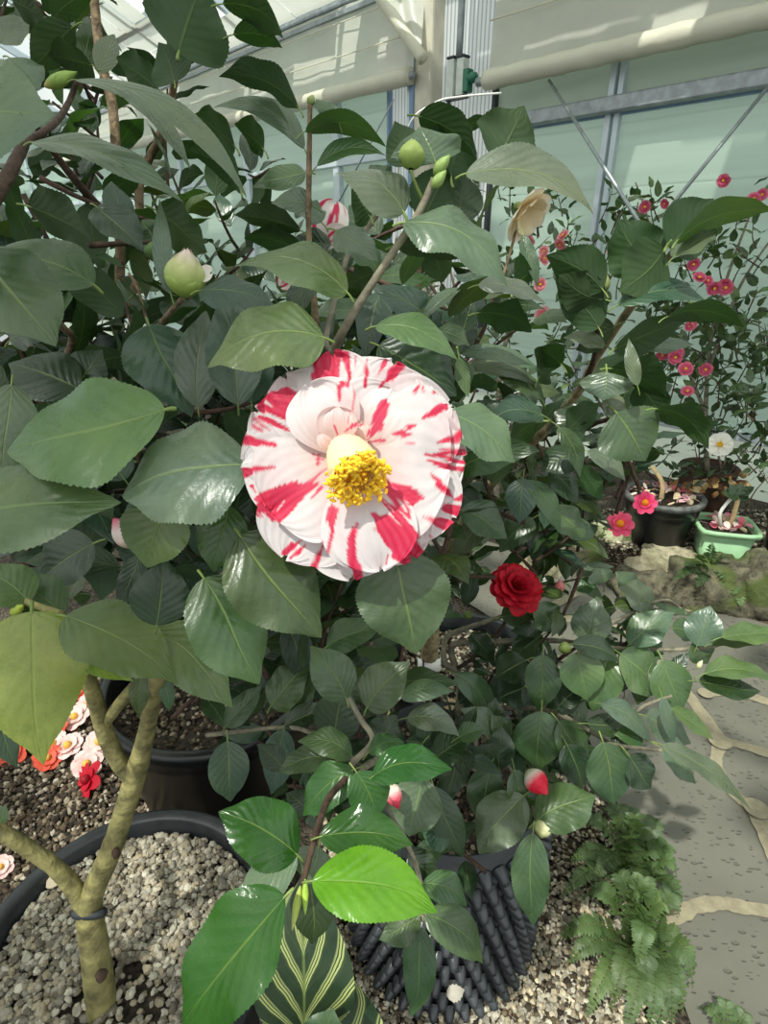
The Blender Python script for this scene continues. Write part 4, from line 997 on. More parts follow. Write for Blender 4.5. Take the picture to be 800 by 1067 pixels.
FR = [((355, 400), (128, 560), 185, -2, 4, 18), ((395, 420), (480, 748), 150, 2, 6, 22), ((400, 390), (700, 420), 245, -4, 6, 20), ((372, 380), (255, 165), 118, 2, 8, 22), ((385, 375), (520, 170), 130, -6, 8, 20)]
for i, (b, t, hw, la, li, bo) in enumerate(FR): main_petal(b, t, hw, la, li, bo, .6, 2.6, seed=40+i)
main_petal((352, 358), (352, 250), 62, 26, 16, 10, .5, 3, seed=71); main_petal((350, 372), (300, 320), 34, 20, 14, 10, .5, 3, seed=73); main_petal((395, 350), (420, 285), 44, 16, 12, 8, .5, 2, seed=77)
# stamens: a cream tube of filaments leaning to the lower right, crowned by anthers
sb = np.append(zc(364, 352), 14); st = np.append(zc(412, 452), 46)
def f3(q): return fp(q[0], q[1], q[2])
axis = nrm(f3(st)-f3(sb)); e1 = nrm(np.cross(axis, AX_F)); e2 = np.cross(axis, e1)
S = Acc(); n_, m_ = 14, 64; V = []; T = []
for i in range(n_):
    f = i/(n_-1); c = f3(sb)*(1-f)+f3(st)*f; R_b = (15.5+9.5*math.sin(f*PI*.62))*Q
    for j in range(m_):
        a = 2*PI*j/m_; rr = R_b*(1+.035*math.cos(a*24)); V.append(c+(e1*math.cos(a)+e2*math.sin(a))*rr)
        T.append(np.array(srgb(252, 232, 200))*(1-.25*f)+np.array(srgb(250, 210, 90))*.25*f)
S.add(V, [[i*m_+j, i*m_+(j+1) % m_, (i+1)*m_+(j+1) % m_, (i+1)*m_+j] for i in range(n_-1) for j in range(m_)], None, np.array(T))
V = []; 
for i in range(8):                                                      # throat inside the ring
    f = i/7; c = f3(st)-axis*(f*14*Q)
    for j in range(m_): a = 2*PI*j/m_; V.append(c+(e1*math.cos(a)+e2*math.sin(a))*(24-13*f)*Q)
S.add(V, [[i*m_+j, i*m_+(j+1) % m_, (i+1)*m_+(j+1) % m_, (i+1)*m_+j] for i in range(7) for j in range(m_)], None, srgb(236, 176, 40))
tips = []
for q in range(210):
    a = rng.uniform(0, 2*PI); R0 = rng.uniform(17, 28); ex = rng.uniform(2, 13); p0 = f3(st)-axis*8*Q+(e1*math.cos(a)+e2*math.sin(a))*(R0-5)*Q
    p1 = f3(st)+axis*ex*Q+(e1*math.cos(a)+e2*math.sin(a))*(R0+rng.uniform(-4, 6))*Q
    V, Fc = tube([p0, (p0+p1)/2, p1], .00022, 5, 1); S.add(V, Fc, None, srgb(250, 222, 130)); tips.append((p1, a))
for q in range(26):
    a = rng.uniform(0, 2*PI); p0 = f3(st)-axis*12*Q; p1 = f3(st)+axis*rng.uniform(-4, 6)*Q+(e1*math.cos(a)+e2*math.sin(a))*rng.uniform(3, 14)*Q
    V, Fc = tube([p0, p1], .0002, 5, 1); S.add(V, Fc, None, srgb(248, 206, 90)); tips.append((p1, a))
S.build('stamens', M['petal'], FL)
S = Acc(); IV, IF = ICO[1]
for p, a in tips:
    d = nrm(rng.normal(0, 1, 3)); L = rng.uniform(.0011, .0017)
    V = IV*L*.62+np.outer(IV@d, d)*L*.75+p; S.add(V, IF, None, np.array(srgb(255, 218, 64))*rng.uniform(1., 1.25))
S.build('anthers', M['petal'], FL)

# -------- L: the plant with the forked trunk in the gravel pot
L0 = at(106, 1042, .865)
L_ = plant('camellia_shrub', 'camellia with a bare forked trunk growing in pale gravel', L0)
stem(L_, 'trunk', [(107, 1062, .872), (104, 1030, .86), (98, 985, .845), (93, 948, .83), (97, 930, .82), (116, 885, .79), (128, 850, .77), (141, 808, .73), (151, 770, .69), (158, 735, .64), (164, 700, .58), (150, 660, .5)], [17, 15, 14, 13, 11.5, 11, 10.5, 11, 9, 8.5, 8.5, 6], 'bark_green', 14, .05)
stem(L_, 'branch', [(94, 955, .83), (80, 930, .82), (60, 906, .80), (35, 888, .78), (10, 872, .76), (-30, 850, .74)], [10, 9.5, 8.5, 8, 8, 7], 'bark_green', 12, .05)
stem(L_, 'branch', [(140, 812, .735), (125, 795, .72), (110, 765, .70), (101, 735, .67), (88, 700, .62), (60, 650, .5)], [9, 9, 9, 8.5, 7.5, 6], 'bark_green', 12, .05)
stem(L_, 'branch', [(106, 758, .70), (125, 733, .66), (146, 708, .62), (170, 690, .56)], [6, 6, 5.5, 4.5], 'bark_green', 10, .05)
stem(L_, 'branch', [(-30, 600, .5), (0, 612, .46), (30, 628, .44), (66, 640, .43)], [5, 5, 4, 3.4], 'bark_green')
kb = [at(93, 951, .83)+ (AX_R*math.cos(a)*14+ (AX_F*.7+AX_D*.3)*math.sin(a)*13)*.83/F for a in np.linspace(0, 2*PI, 20)]
mk('tie_band', *tube(kb, .0065, 8, 1), M['band'], L_)['label'] = 'dark rubber tie round the fork'
mk('knot', *tube([at(107, 1010, .83), at(106, 1016, .828), at(104, 1022, .83)], [.004, .009, .004], 10, 2, .2), M['bark_dark'], L_)
mk('knot', *tube([at(120, 884, .77), at(121, 889, .768), at(121, 894, .77)], [.003, .006, .003], 10, 2, .2), M['bark_dark'], L_)
put(L_, [(33, 637, 45, 799, 98, .40, 'y', dict(up=.55, fold=.12, arch=.05, bow=3, shape=(.5, 1.12))), (68, 642, 186, 712, 66, .40, 's', dict(bow=-6, up=.6, fold=.1)), (78, 668, 139, 709, 34, .42, 'y', dict(up=.6)),
 (158, 656, 244, 737, 58, .42, 's', dict(up=.5, bow=-6)), (66, 640, 10, 598, 40, .46, 'm', dict(up=.6)), (30, 628, -20, 588, 44, .44, 's', dict(up=.6)), (98, 566, 38, 606, 46, .52, 'd', dict(up=.4)),
 (146, 580, 120, 634, 24, .52, 'd', dict(up=.4)), (148, 702, 144, 748, 18, .60, 'o', dict(up=.2)), (170, 705, 176, 742, 14, .60, 'm', dict(up=.2)), (-5, 735, 18, 800, 26, .55, 'd', dict()), (0, 858, 6, 838, 10, .7, 'm', dict()),
 (180, 655, 200, 700, 40, .48, 'm', dict(up=.4)), (0, 690, -20, 640, 40, .45, 'm', dict())])
egg(at(12, 640, .44), at(28, 628, .43)-at(12, 640, .44), .018, .004, [(150, 172, 70), (190, 204, 90), (180, 196, 80)], 'leaf_bud', L_, 3)

# -------- C: the tagged trunk in the middle with the branch to the upper right
C0 = at(447, 722, 1.60)
C_ = plant('camellia_shrub', 'camellia with white tag on the trunk and dark leaves reaching upper right', C0)
stem(C_, 'trunk', [(447, 735, 1.62), (447, 690, 1.53), (450, 640, 1.42), (458, 605, 1.32), (470, 570, 1.2), (495, 525, 1.05), (535, 478, .92), (570, 447, .82), (600, 412, .72), (620, 375, .64), (650, 330, .56), (678, 292, .51), (704, 258, .48)], [10, 9.5, 9, 8, 6.5, 5.5, 5, 4.8, 4.5, 4.2, 4.2, 4, 3.2], 'bark_tan', 12)
stem(C_, 'branch', [(456, 612, 1.33), (475, 590, 1.3), (500, 560, 1.2), (530, 520, 1.1), (560, 470, 1.0)], [5, 4.5, 4, 3.5, 3], 'bark_grey')
stem(C_, 'branch', [(605, 405, .73), (617, 380, .62), (622, 350, .56), (628, 300, .52)], [3, 3, 2.6, 2.4], 'bark_dark')
stem(C_, 'branch', [(590, 450, .8), (630, 438, .7), (665, 428, .62), (690, 426, .58)], [3, 2.6, 2.4, 2], 'bark_dark')
stem(C_, 'branch', [(480, 520, 1.0), (500, 497, .9), (520, 470, .85), (535, 440, .8)], [3.4, 3, 2.6, 2], 'bark_grey')
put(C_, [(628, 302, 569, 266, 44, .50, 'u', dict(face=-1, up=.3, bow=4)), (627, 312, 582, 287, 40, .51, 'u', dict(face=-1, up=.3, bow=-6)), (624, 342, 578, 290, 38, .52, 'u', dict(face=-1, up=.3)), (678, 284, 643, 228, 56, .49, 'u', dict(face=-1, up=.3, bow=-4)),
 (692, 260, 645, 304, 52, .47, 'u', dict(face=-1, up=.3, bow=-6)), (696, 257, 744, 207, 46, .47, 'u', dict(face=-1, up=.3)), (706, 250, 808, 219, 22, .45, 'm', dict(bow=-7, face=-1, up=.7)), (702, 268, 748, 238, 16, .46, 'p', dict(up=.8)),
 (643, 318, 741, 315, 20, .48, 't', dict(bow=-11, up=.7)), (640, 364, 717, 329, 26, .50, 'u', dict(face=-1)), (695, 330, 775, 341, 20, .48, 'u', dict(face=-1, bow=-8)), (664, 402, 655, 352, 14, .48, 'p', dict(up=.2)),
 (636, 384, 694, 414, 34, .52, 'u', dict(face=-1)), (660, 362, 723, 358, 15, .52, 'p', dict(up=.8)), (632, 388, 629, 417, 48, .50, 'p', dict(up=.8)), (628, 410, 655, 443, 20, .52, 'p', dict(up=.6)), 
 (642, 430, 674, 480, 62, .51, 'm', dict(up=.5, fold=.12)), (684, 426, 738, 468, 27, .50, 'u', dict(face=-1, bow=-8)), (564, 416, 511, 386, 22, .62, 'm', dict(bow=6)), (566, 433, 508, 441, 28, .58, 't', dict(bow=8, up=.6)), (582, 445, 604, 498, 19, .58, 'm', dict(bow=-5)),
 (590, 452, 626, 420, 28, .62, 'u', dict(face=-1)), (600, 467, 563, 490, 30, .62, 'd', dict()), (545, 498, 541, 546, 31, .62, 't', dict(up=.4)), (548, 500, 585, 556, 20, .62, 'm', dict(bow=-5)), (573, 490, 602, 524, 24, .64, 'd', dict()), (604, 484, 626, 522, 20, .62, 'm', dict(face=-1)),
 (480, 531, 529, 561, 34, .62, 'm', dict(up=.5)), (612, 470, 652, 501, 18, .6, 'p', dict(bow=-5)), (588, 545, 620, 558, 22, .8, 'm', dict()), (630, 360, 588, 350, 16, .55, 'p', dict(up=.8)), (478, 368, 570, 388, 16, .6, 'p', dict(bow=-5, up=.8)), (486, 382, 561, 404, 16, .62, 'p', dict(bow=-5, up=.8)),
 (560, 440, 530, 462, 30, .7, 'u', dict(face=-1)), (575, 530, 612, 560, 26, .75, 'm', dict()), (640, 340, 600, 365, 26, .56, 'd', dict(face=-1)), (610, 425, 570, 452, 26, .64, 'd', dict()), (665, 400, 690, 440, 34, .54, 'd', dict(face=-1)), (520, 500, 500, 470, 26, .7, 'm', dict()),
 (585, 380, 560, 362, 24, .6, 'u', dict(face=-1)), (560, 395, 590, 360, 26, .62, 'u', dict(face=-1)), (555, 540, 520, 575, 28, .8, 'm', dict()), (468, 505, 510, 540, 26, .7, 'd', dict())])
cL, cT = Acc(), Acc()
fill(cL, cT, [(470, 380), (560, 360), (640, 390), (690, 440), (640, 500), (600, 560), (520, 590), (470, 560), (480, 480)], 34, .86, 1.15, (.055, .075), centre=at(560, 480, 1.05), holes=[(660, 530, 46), (537, 612, 34)])
fill(cL, cT, [(440, 560), (530, 560), (520, 620), (480, 640)], 6, 1.15, 1.35, (.05, .065), centre=at(470, 600, 1.3), holes=[(537, 612, 40), (455, 610, 14)])
finish(C_, cL, cT, 40)
egg(at(630, 305, .52), at(632, 287, .515)-at(630, 305, .52), .016, .004, [(120, 140, 80), (150, 160, 100), (150, 150, 90)], 'leaf_bud', C_, 3)
V = []
for h_ in (-.016, .016):
    for a in np.linspace(-PI, .1, 22): V.append(at(447, 691, 1.53)+(AX_R*math.cos(a)+AX_F*math.sin(a))*.031+AX_D*h_*-1)
tg = tag(mk('plant_tag', V, grid_faces(2, 22), M['tag']), 'white plastic tag wrapped around the middle trunk', 'tag'); sm = tg.modifiers.new('thick', 'SOLIDIFY'); sm.thickness = .0015
V, Fc = boxv(at(441, 691, 1.497), AX_R*.0025, AX_D*.009, AX_F*.0008); t2 = mk('tag_mark', V, Fc, M['band'], tg, smooth=False)

# -------- D: the low camellia with the double red flower, spreading right over the paving
D0 = np.array([P3c[0]+.05, P3c[1]+.03, P3h-.03])
D_ = plant('camellia_shrub', 'low spreading camellia with a double red flower over the paving', D0)
Db = D0
def stemw(root, name, P, R, mat): V, Fc = tube(P, R, 10, 6, .05); return mk(name, V, Fc, M[mat], root)
stemw(D_, 'trunk', [Db-UP*.02, Db+np.array([.0, .02, .08]), at(480, 745, 1.0), at(478, 705, 1.0), at(462, 690, .98)], [.009, .008, .007, .006, .005], 'bark_grey')
stem(D_, 'branch', [(478, 705, 1.0), (470, 678, 1.0), (480, 670, .99), (545, 668, .95), (585, 668, .9), (620, 674, .86), (680, 677, .82), (720, 676, .8), (748, 673, .79)], [3.4, 3.6, 3.4, 3, 2.8, 2.6, 2.2, 2, 1.5], 'bark_grey')
stem(D_, 'branch', [(462, 690, .98), (465, 665, 1.0), (485, 655, 1.0), (520, 643, .98), (545, 632, .96)], [3, 3, 2.8, 2.2, 2], 'bark_grey')
stem(D_, 'branch', [(480, 745, 1.0), (530, 737, .92), (565, 740, .88), (590, 748, .84), (620, 765, .8), (640, 776, .76), (690, 782, .66)], [3.4, 3, 2.8, 2.6, 2.4, 2.2, 1.8], 'bark_grey')
stem(D_, 'branch', [(480, 745, 1.0), (510, 775, .9), (530, 800, .82), (550, 830, .76), (560, 862, .72)], [3, 2.6, 2.4, 2, 1.6], 'bark_grey')
stem(D_, 'branch', [(600, 672, .88), (640, 648, .9), (690, 625, .92), (715, 640, .9)], [2, 1.8, 1.6, 1.4], 'bark_grey')
stem(D_, 'branch', [(660, 745, .78), (672, 735, .77), (700, 725, .76)], [2, 1.8, 1.6], 'bark_grey')
stem(D_, 'twig', [(470, 700, 1.0), (500, 680, .98), (525, 650, .98), (538, 620, .98)], [2, 1.8, 1.8, 2], 'bark_dark')
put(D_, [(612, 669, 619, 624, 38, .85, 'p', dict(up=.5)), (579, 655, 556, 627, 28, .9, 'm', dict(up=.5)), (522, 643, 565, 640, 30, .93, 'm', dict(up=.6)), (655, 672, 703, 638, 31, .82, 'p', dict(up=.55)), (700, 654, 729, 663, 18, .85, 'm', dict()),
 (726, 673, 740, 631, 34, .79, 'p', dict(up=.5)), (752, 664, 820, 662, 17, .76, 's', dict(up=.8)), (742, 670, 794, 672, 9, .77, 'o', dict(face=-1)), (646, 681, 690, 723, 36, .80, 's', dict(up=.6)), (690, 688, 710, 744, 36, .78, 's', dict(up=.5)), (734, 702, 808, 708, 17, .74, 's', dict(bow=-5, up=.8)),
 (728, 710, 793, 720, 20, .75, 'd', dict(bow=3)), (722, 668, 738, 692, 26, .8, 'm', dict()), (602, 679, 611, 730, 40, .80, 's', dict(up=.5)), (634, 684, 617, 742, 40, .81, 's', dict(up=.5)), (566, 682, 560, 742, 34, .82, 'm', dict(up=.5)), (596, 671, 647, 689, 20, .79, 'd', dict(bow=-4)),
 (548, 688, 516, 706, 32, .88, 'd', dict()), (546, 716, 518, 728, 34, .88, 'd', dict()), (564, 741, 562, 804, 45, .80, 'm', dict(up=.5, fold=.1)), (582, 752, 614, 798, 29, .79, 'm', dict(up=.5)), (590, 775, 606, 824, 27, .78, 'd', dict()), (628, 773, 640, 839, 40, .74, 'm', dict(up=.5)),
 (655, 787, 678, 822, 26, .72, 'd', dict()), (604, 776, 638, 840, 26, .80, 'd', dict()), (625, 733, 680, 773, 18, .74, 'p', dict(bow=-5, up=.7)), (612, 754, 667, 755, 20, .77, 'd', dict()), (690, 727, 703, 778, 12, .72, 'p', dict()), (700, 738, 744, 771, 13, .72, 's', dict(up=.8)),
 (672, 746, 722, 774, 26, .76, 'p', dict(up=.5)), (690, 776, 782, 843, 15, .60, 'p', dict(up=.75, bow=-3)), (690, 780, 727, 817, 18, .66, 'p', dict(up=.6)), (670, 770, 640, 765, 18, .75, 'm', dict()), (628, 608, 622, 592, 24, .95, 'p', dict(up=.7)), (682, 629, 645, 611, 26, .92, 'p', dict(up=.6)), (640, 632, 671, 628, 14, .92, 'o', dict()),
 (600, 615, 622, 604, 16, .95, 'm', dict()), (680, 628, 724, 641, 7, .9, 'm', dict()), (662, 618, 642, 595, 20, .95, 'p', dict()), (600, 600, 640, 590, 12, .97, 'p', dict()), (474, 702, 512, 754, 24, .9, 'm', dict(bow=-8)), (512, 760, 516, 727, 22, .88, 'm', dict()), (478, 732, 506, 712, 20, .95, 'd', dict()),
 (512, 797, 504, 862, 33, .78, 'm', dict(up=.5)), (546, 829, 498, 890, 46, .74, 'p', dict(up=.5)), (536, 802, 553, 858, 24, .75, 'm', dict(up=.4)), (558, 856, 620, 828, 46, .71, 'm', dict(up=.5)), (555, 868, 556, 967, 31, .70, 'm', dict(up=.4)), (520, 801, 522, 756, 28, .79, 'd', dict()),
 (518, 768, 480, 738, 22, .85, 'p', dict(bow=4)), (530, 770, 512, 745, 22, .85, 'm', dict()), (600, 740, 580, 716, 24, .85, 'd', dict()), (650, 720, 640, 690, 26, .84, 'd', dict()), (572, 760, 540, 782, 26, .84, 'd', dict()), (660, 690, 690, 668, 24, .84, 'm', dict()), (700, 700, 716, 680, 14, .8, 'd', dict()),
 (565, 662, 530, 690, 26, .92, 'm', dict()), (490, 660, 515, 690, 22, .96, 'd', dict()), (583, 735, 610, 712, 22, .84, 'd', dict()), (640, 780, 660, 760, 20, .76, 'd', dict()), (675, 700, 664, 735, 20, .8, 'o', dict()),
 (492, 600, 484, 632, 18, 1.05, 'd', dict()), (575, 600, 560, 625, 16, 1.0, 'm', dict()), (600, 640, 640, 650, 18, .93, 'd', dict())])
dL, dT = Acc(), Acc()
fill(dL, dT, [(470, 690), (560, 660), (640, 690), (640, 760), (590, 800), (540, 800), (500, 780)], 16, .9, 1.02, (.05, .062), centre=np.array([.2, .9, .55]), minh=.44)
fill(dL, dT, [(590, 600), (690, 600), (720, 650), (620, 660)], 5, .95, 1.05, (.045, .055), ('p', 'm'), centre=np.array([.3, .9, .5]), minh=.4)
finish(D_, dL, dT, 25)
bloom(D_, at(537, 612, .90), nrm(CAM-at(537, 612, .90)+UP*.7+AX_R*.5), .045, [(9, 1., .36, .1, .25, (150, 12, 30), (206, 22, 44)), (9, .9, .34, .35, .2, (150, 12, 30), (208, 24, 46)), (8, .78, .32, .6, .2, (150, 12, 30), (214, 28, 52)), (7, .62, .28, .85, .1, (160, 14, 34), (214, 30, 54)), (6, .46, .22, 1.1, 0., (160, 14, 34), (200, 24, 46)), (5, .3, .16, 1.35, 0., (150, 12, 30), (190, 20, 40))], None, 'flower', True, 'double dark red flower')
egg(at(588, 681, .84), at(589, 665, .835)-at(588, 681, .84), .019, .0095, [(118, 140, 66), (140, 160, 84), (160, 172, 104)], 'flower_bud', D_, 4)
egg(at(582, 618, .93), at(584, 604, .93)-at(582, 618, .93), .022, .0085, [(150, 160, 90), (220, 120, 120), (226, 150, 150)], 'flower_bud', D_, 4)
egg(at(486, 645, .97), at(490, 634, .97)-at(486, 645, .97), .016, .0075, [(96, 116, 56), (112, 132, 66), (110, 128, 66)], 'flower_bud', D_, 4)
egg(at(549, 803, .745), at(572, 830, .72)-at(549, 803, .745), .036, .0155, [(170, 176, 110), (236, 226, 210), (226, 40, 70), (216, 28, 56), (226, 60, 84)], 'flower_bud', D_, 5, 'opening red bud with a white patch')
egg(at(558, 860, .72), at(576, 864, .70)-at(558, 860, .72), .026, .0125, [(130, 146, 80), (186, 188, 130), (222, 218, 176)], 'flower_bud', D_, 5, 'round cream bud')
egg(at(400, 737, .85), at(407, 752, .84)-at(400, 737, .85), .016, .006, [(150, 168, 84), (196, 204, 130), (206, 210, 150)], 'flower_bud', D_, 4)
egg(at(726, 697, .76), at(733, 686, .755)-at(726, 697, .76), .014, .0035, [(170, 180, 120), (214, 214, 170), (222, 220, 190)], 'leaf_bud', D_, 3)

# -------- E: the young glossy camellia at the bottom
E0 = np.array([P3c[0]-.06, P3c[1]+.02, P3h-.03])
E_ = plant('camellia_shrub', 'young camellia with bright glossy leaves at the bottom centre', E0)
stemw(E_, 'trunk', [E0-UP*.02, E0+UP*.08, at(428, 790, .75), at(400, 790, .6), at(378, 800, .5)], [.008, .007, .006, .004, .003], 'bark_grey')
stem(E_, 'branch', [(378, 802, .5), (366, 797, .49), (388, 772, .49), (376, 750, .5), (362, 726, .51)], [3.4, 3.4, 3, 3, 2.6], 'bark_grey')
stem(E_, 'branch', [(372, 800, .48), (345, 828, .43), (335, 850, .4), (326, 880, .375), (315, 922, .36)], [3.4, 3.6, 3.6, 3.4, 3.2], 'bark_dark')
stem(E_, 'branch', [(378, 804, .5), (410, 850, .55), (436, 910, .6), (441, 960, .6)], [3, 2.8, 2.4, 2], 'bark_grey')
stem(E_, 'branch', [(215, 766, .72), (250, 762, .70), (290, 758, .66), (320, 762, .6), (366, 790, .52)], [2.4, 2.4, 2.4, 2.4, 2.4], 'bark_grey')
put(E_, [(361, 729, 324, 673, 43, .50, 'm', dict(up=.5)), (382, 738, 425, 689, 43, .50, 'm', dict(up=.5)), (340, 674, 399, 651, 32, .58, 'm', dict(up=.6)), (418, 727, 473, 720, 21, .6, 'p', dict(bow=-5)), (424, 748, 479, 768, 25, .6, 'p', dict(bow=-8)), (478, 768, 506, 760, 20, .62, 'm', dict()),
 (237, 772, 240, 836, 36, .64, 't', dict(up=.3)), (296, 760, 282, 829, 29, .64, 't', dict(up=.3)), (345, 790, 288, 803, 26, .52, 'm', dict(bow=4, up=.6)), (367, 788, 310, 772, 28, .50, 'm', dict(bow=7, up=.6)), (368, 802, 313, 850, 38, .46, 'g', dict(bow=4, up=.6)), (371, 804, 391, 856, 38, .42, 'g', dict(up=.5, bow=-4)),
 (387, 810, 471, 801, 36, .42, 'g', dict(bow=-9, up=.6, mat='leaf_young')), (384, 784, 421, 773, 20, .48, 'g', dict(bow=-4)), (310, 891, 228, 845, 62, .38, 'g', dict(up=.55, bow=4, mat='leaf_young', fold=.16)), (333, 872, 431, 879, 46, .37, 'g', dict(bow=-6, up=.6, mat='leaf_young')),
 (325, 918, 456, 951, 64, .34, 'b', dict(bow=-11, up=.6, mat='leaf_young', fold=.16)), (297, 934, 181, 1071, 70, .33, 'g', dict(bow=-3, up=.6, fold=.34, mat='leaf_young')), (310, 893, 248, 932, 38, .46, 'p', dict()), (332, 882, 320, 922, 42, .46, 'p', dict()), (322, 912, 325, 988, 36, .5, 'd', dict(up=.3)),
 (440, 808, 426, 872, 46, .52, 'p', dict(up=.3)), (470, 869, 437, 862, 36, .62, 't', dict(up=.5)), (452, 820, 484, 895, 28, .62, 'd', dict(up=.3)), (426, 886, 458, 922, 26, .62, 'd', dict(up=.4)), (440, 920, 488, 945, 28, .60, 'm', dict(bow=-7)), (442, 952, 506, 1004, 34, .58, 'm', dict(bow=-8)),
 (438, 954, 395, 979, 30, .60, 'm', dict()), (438, 966, 428, 1060, 26, .60, 'm', dict(up=.3, bow=-4)), (322, 671, 272, 668, 24, .68, 'm', dict()), (282, 736, 325, 690, 36, .66, 'm', dict()), (296, 756, 350, 738, 22, .64, 'd', dict()), (235, 757, 272, 713, 22, .68, 'm', dict()), (300, 750, 330, 700, 22, .66, 'm', dict()),
 (348, 768, 362, 712, 44, .62, 'd', dict(up=.3)), (392, 778, 412, 745, 34, .6, 'd', dict()), (450, 792, 492, 766, 30, .65, 'd', dict()), (475, 790, 466, 830, 26, .68, 'd', dict()), (380, 712, 352, 735, 26, .7, 'd', dict()), (295, 800, 268, 775, 24, .6, 'd', dict()), (322, 845, 298, 826, 24, .55, 'd', dict()),
 (390, 880, 420, 910, 30, .6, 'd', dict()), (425, 850, 395, 835, 30, .58, 'd', dict()), (330, 690, 300, 720, 24, .75, 'd', dict()), (440, 775, 420, 800, 26, .66, 'm', dict()), (270, 690, 300, 668, 18, .8, 'd', dict())])
eL, eT = Acc(), Acc()
fill(eL, eT, [(240, 690), (340, 660), (480, 730), (500, 800), (440, 880), (380, 860), (300, 820), (260, 780)], 22, .70, .95, (.05, .065), ('d', 'd', 'm', 't'), centre=np.array([.0, .75, .5]), minh=.46, holes=[(445, 690, 42), (430, 770, 20)])
finish(E_, eL, eT, 45)
egg(at(313, 923, .36), at(306, 960, .355)-at(313, 923, .36), .0245, .0026, [(170, 186, 90), (196, 206, 110), (206, 206, 130)], 'leaf_bud', E_, 3)
egg(at(318, 916, .36), at(318, 947, .355)-at(318, 916, .36), .019, .0022, [(150, 186, 70), (176, 204, 84), (186, 206, 100)], 'leaf_bud', E_, 3)
egg(at(405, 815, .5), at(414, 840, .49)-at(405, 815, .5), .022, .008, [(170, 180, 110), (236, 220, 210), (222, 90, 110), (200, 30, 60)], 'flower_bud', E_, 4, 'small pink and white opening bud')

# -------- the striped foliage plant between the pots
V0 = ground(320, 1075)
P_ = tag(thing('striped_leaf_plant', 'dark striped leaf plant standing between the two lower pots', 'plant', V0), 'dark striped leaf plant standing between the two lower pots', 'plant')
for bx, by, tx, ty, w, z, o in ((316, 1078, 322, 905, 78, .70, dict(up=.4)), (340, 1190, 346, 985, 88, .74, dict(up=.4)), (300, 1095, 286, 1010, 40, .74, dict(up=.3))): hleaf(P_, bx, by, tx, ty, w, z, 'd', mat='prayer', serr=0, **o)
hleaf(P_, 338, 1092, 346, 1052, 36, .66, 'm', up=.5)
for (a, b) in (((318, 1022, .72), (322, 1100, .95)), ((318, 1092, .66), (322, 1140, .9))): stemw(P_, 'stalk', [at(*a), (at(*a)+V0)/2+AX_R*.01, V0], [.0018, .0025, .003], 'bark_dark')

# -------- ferns
def fern(label, c, fr, tint='s', cat='fern'):
    t = tag(thing('fern', label, cat, c, 'ferns'), label, cat, 'ferns')
    for (P, wpx) in fr:
        P = catmull(P, 8); n_ = len(P); A = Acc(); T = np.gradient(P, axis=0)
        V, Fc = tube(P, np.linspace(.0011, .0004, n_), 5, 1); A.add(V, Fc, np.tile([.3, .5], (len(V), 1)), TINT['o'])
        tc = TINT[tint]*rng.uniform(.75, 1.25); k_ = int(np.linalg.norm(np.diff(P, axis=0), axis=1).sum()/.0098)
        for i in range(k_):
            f = .08+.92*i/k_; q = f*(n_-1); i0 = min(int(q), n_-2); p = P[i0]+(P[i0+1]-P[i0])*(q-i0); tg_ = nrm(T[i0]); sd = nrm(np.cross(tg_, UP+rng.normal(0, .15, 3)))
            L = wpx*(math.sin(PI*min(1, .22+f*.8))**.8)
            for sg in (1, -1):
                d = nrm(sd*sg+tg_*.35+UP*rng.uniform(-.25, .1)); V, Fc, uv, _, _ = leaf_geo(p, p+d*L, L*.36+.003, nrm(np.cross(tg_, sd))*np.sign(np.cross(tg_, sd)[2]+1e-6), None, .08, .1, .1, 8, 1, .12)
                A.add(V, Fc, uv, tc)
        A.build('frond', M['fern'], t)
    return t
def frond(px, py, tx, ty, lift, h0=0.0, hz=None):
    a = ground(px, py, h0); b = ground(tx, ty, h0+ (hz if hz is not None else .05)); return [a, a*.6+b*.4+UP*lift, a*.25+b*.75+UP*lift*.9, b]
f1 = [(frond(650, 905, x, y, l, .02, h_), .026) for x, y, l, h_ in ((592, 900, .05, .04), (585, 935, .05, .03), (600, 862, .07, .06), (625, 850, .08, .07), (650, 850, .08, .06), (672, 875, .07, .05), (692, 905, .06, .03), (700, 935, .05, .02), (640, 945, .05, .03), (668, 945, .06, .03), (615, 925, .07, .05), (655, 870, .1, .09))]
fern('dark green fern by the paving below the red bud', ground(650, 905), f1+[(frond(668, 915, x, y, .06, .02, .04), .026) for x, y in ((705, 915), (698, 890), (708, 955), (680, 855), (640, 840))], 's')
f2 = [(frond(655, 985, x, y, l, .02, h_), .027) for x, y, l, h_ in ((580, 980, .06, .04), (590, 1005, .05, .03), (605, 938, .08, .05), (630, 925, .1, .07), (665, 930, .1, .08), (690, 960, .09, .06), (712, 1010, .08, .05), (712, 1060, .08, .04), (668, 1050, .1, .06), (635, 1055, .08, .04), (610, 1062, .06, .03), (690, 1085, .07, .04), (650, 955, .12, .1), (660, 1020, .12, .1))]
fern('bright green fern at the bottom edge beside the paving', ground(655, 985), f2+[(frond(668, 990, x, y, .08, .02, .06), .027) for x, y in ((702, 940), (722, 1030), (700, 1075), (650, 1085), (676, 1080))], 's')
fern('small fern tip at the very bottom right on the paving edge', ground(752, 1085), [(frond(752, 1100, x, y, .05, 0, .05), .018) for x, y in ((748, 1042), (728, 1052), (775, 1058))], 's')
r_ = lambda px, py, tx, ty, l: [at(px, py, 2.34), at((px+tx)/2, (py+ty)/2-l, 2.3), at(tx, ty, 2.26)]
fern('small fern rooted on the mossy stone below the green planter', at(738, 596, 2.34), [(r_(738, 596, x, y, l), .03) for x, y, l in ((712, 590, 8), (700, 606, 8), (722, 574, 4), (742, 566, 2), (762, 582, 8), (756, 604, 6), (726, 612, 4))], 'm')
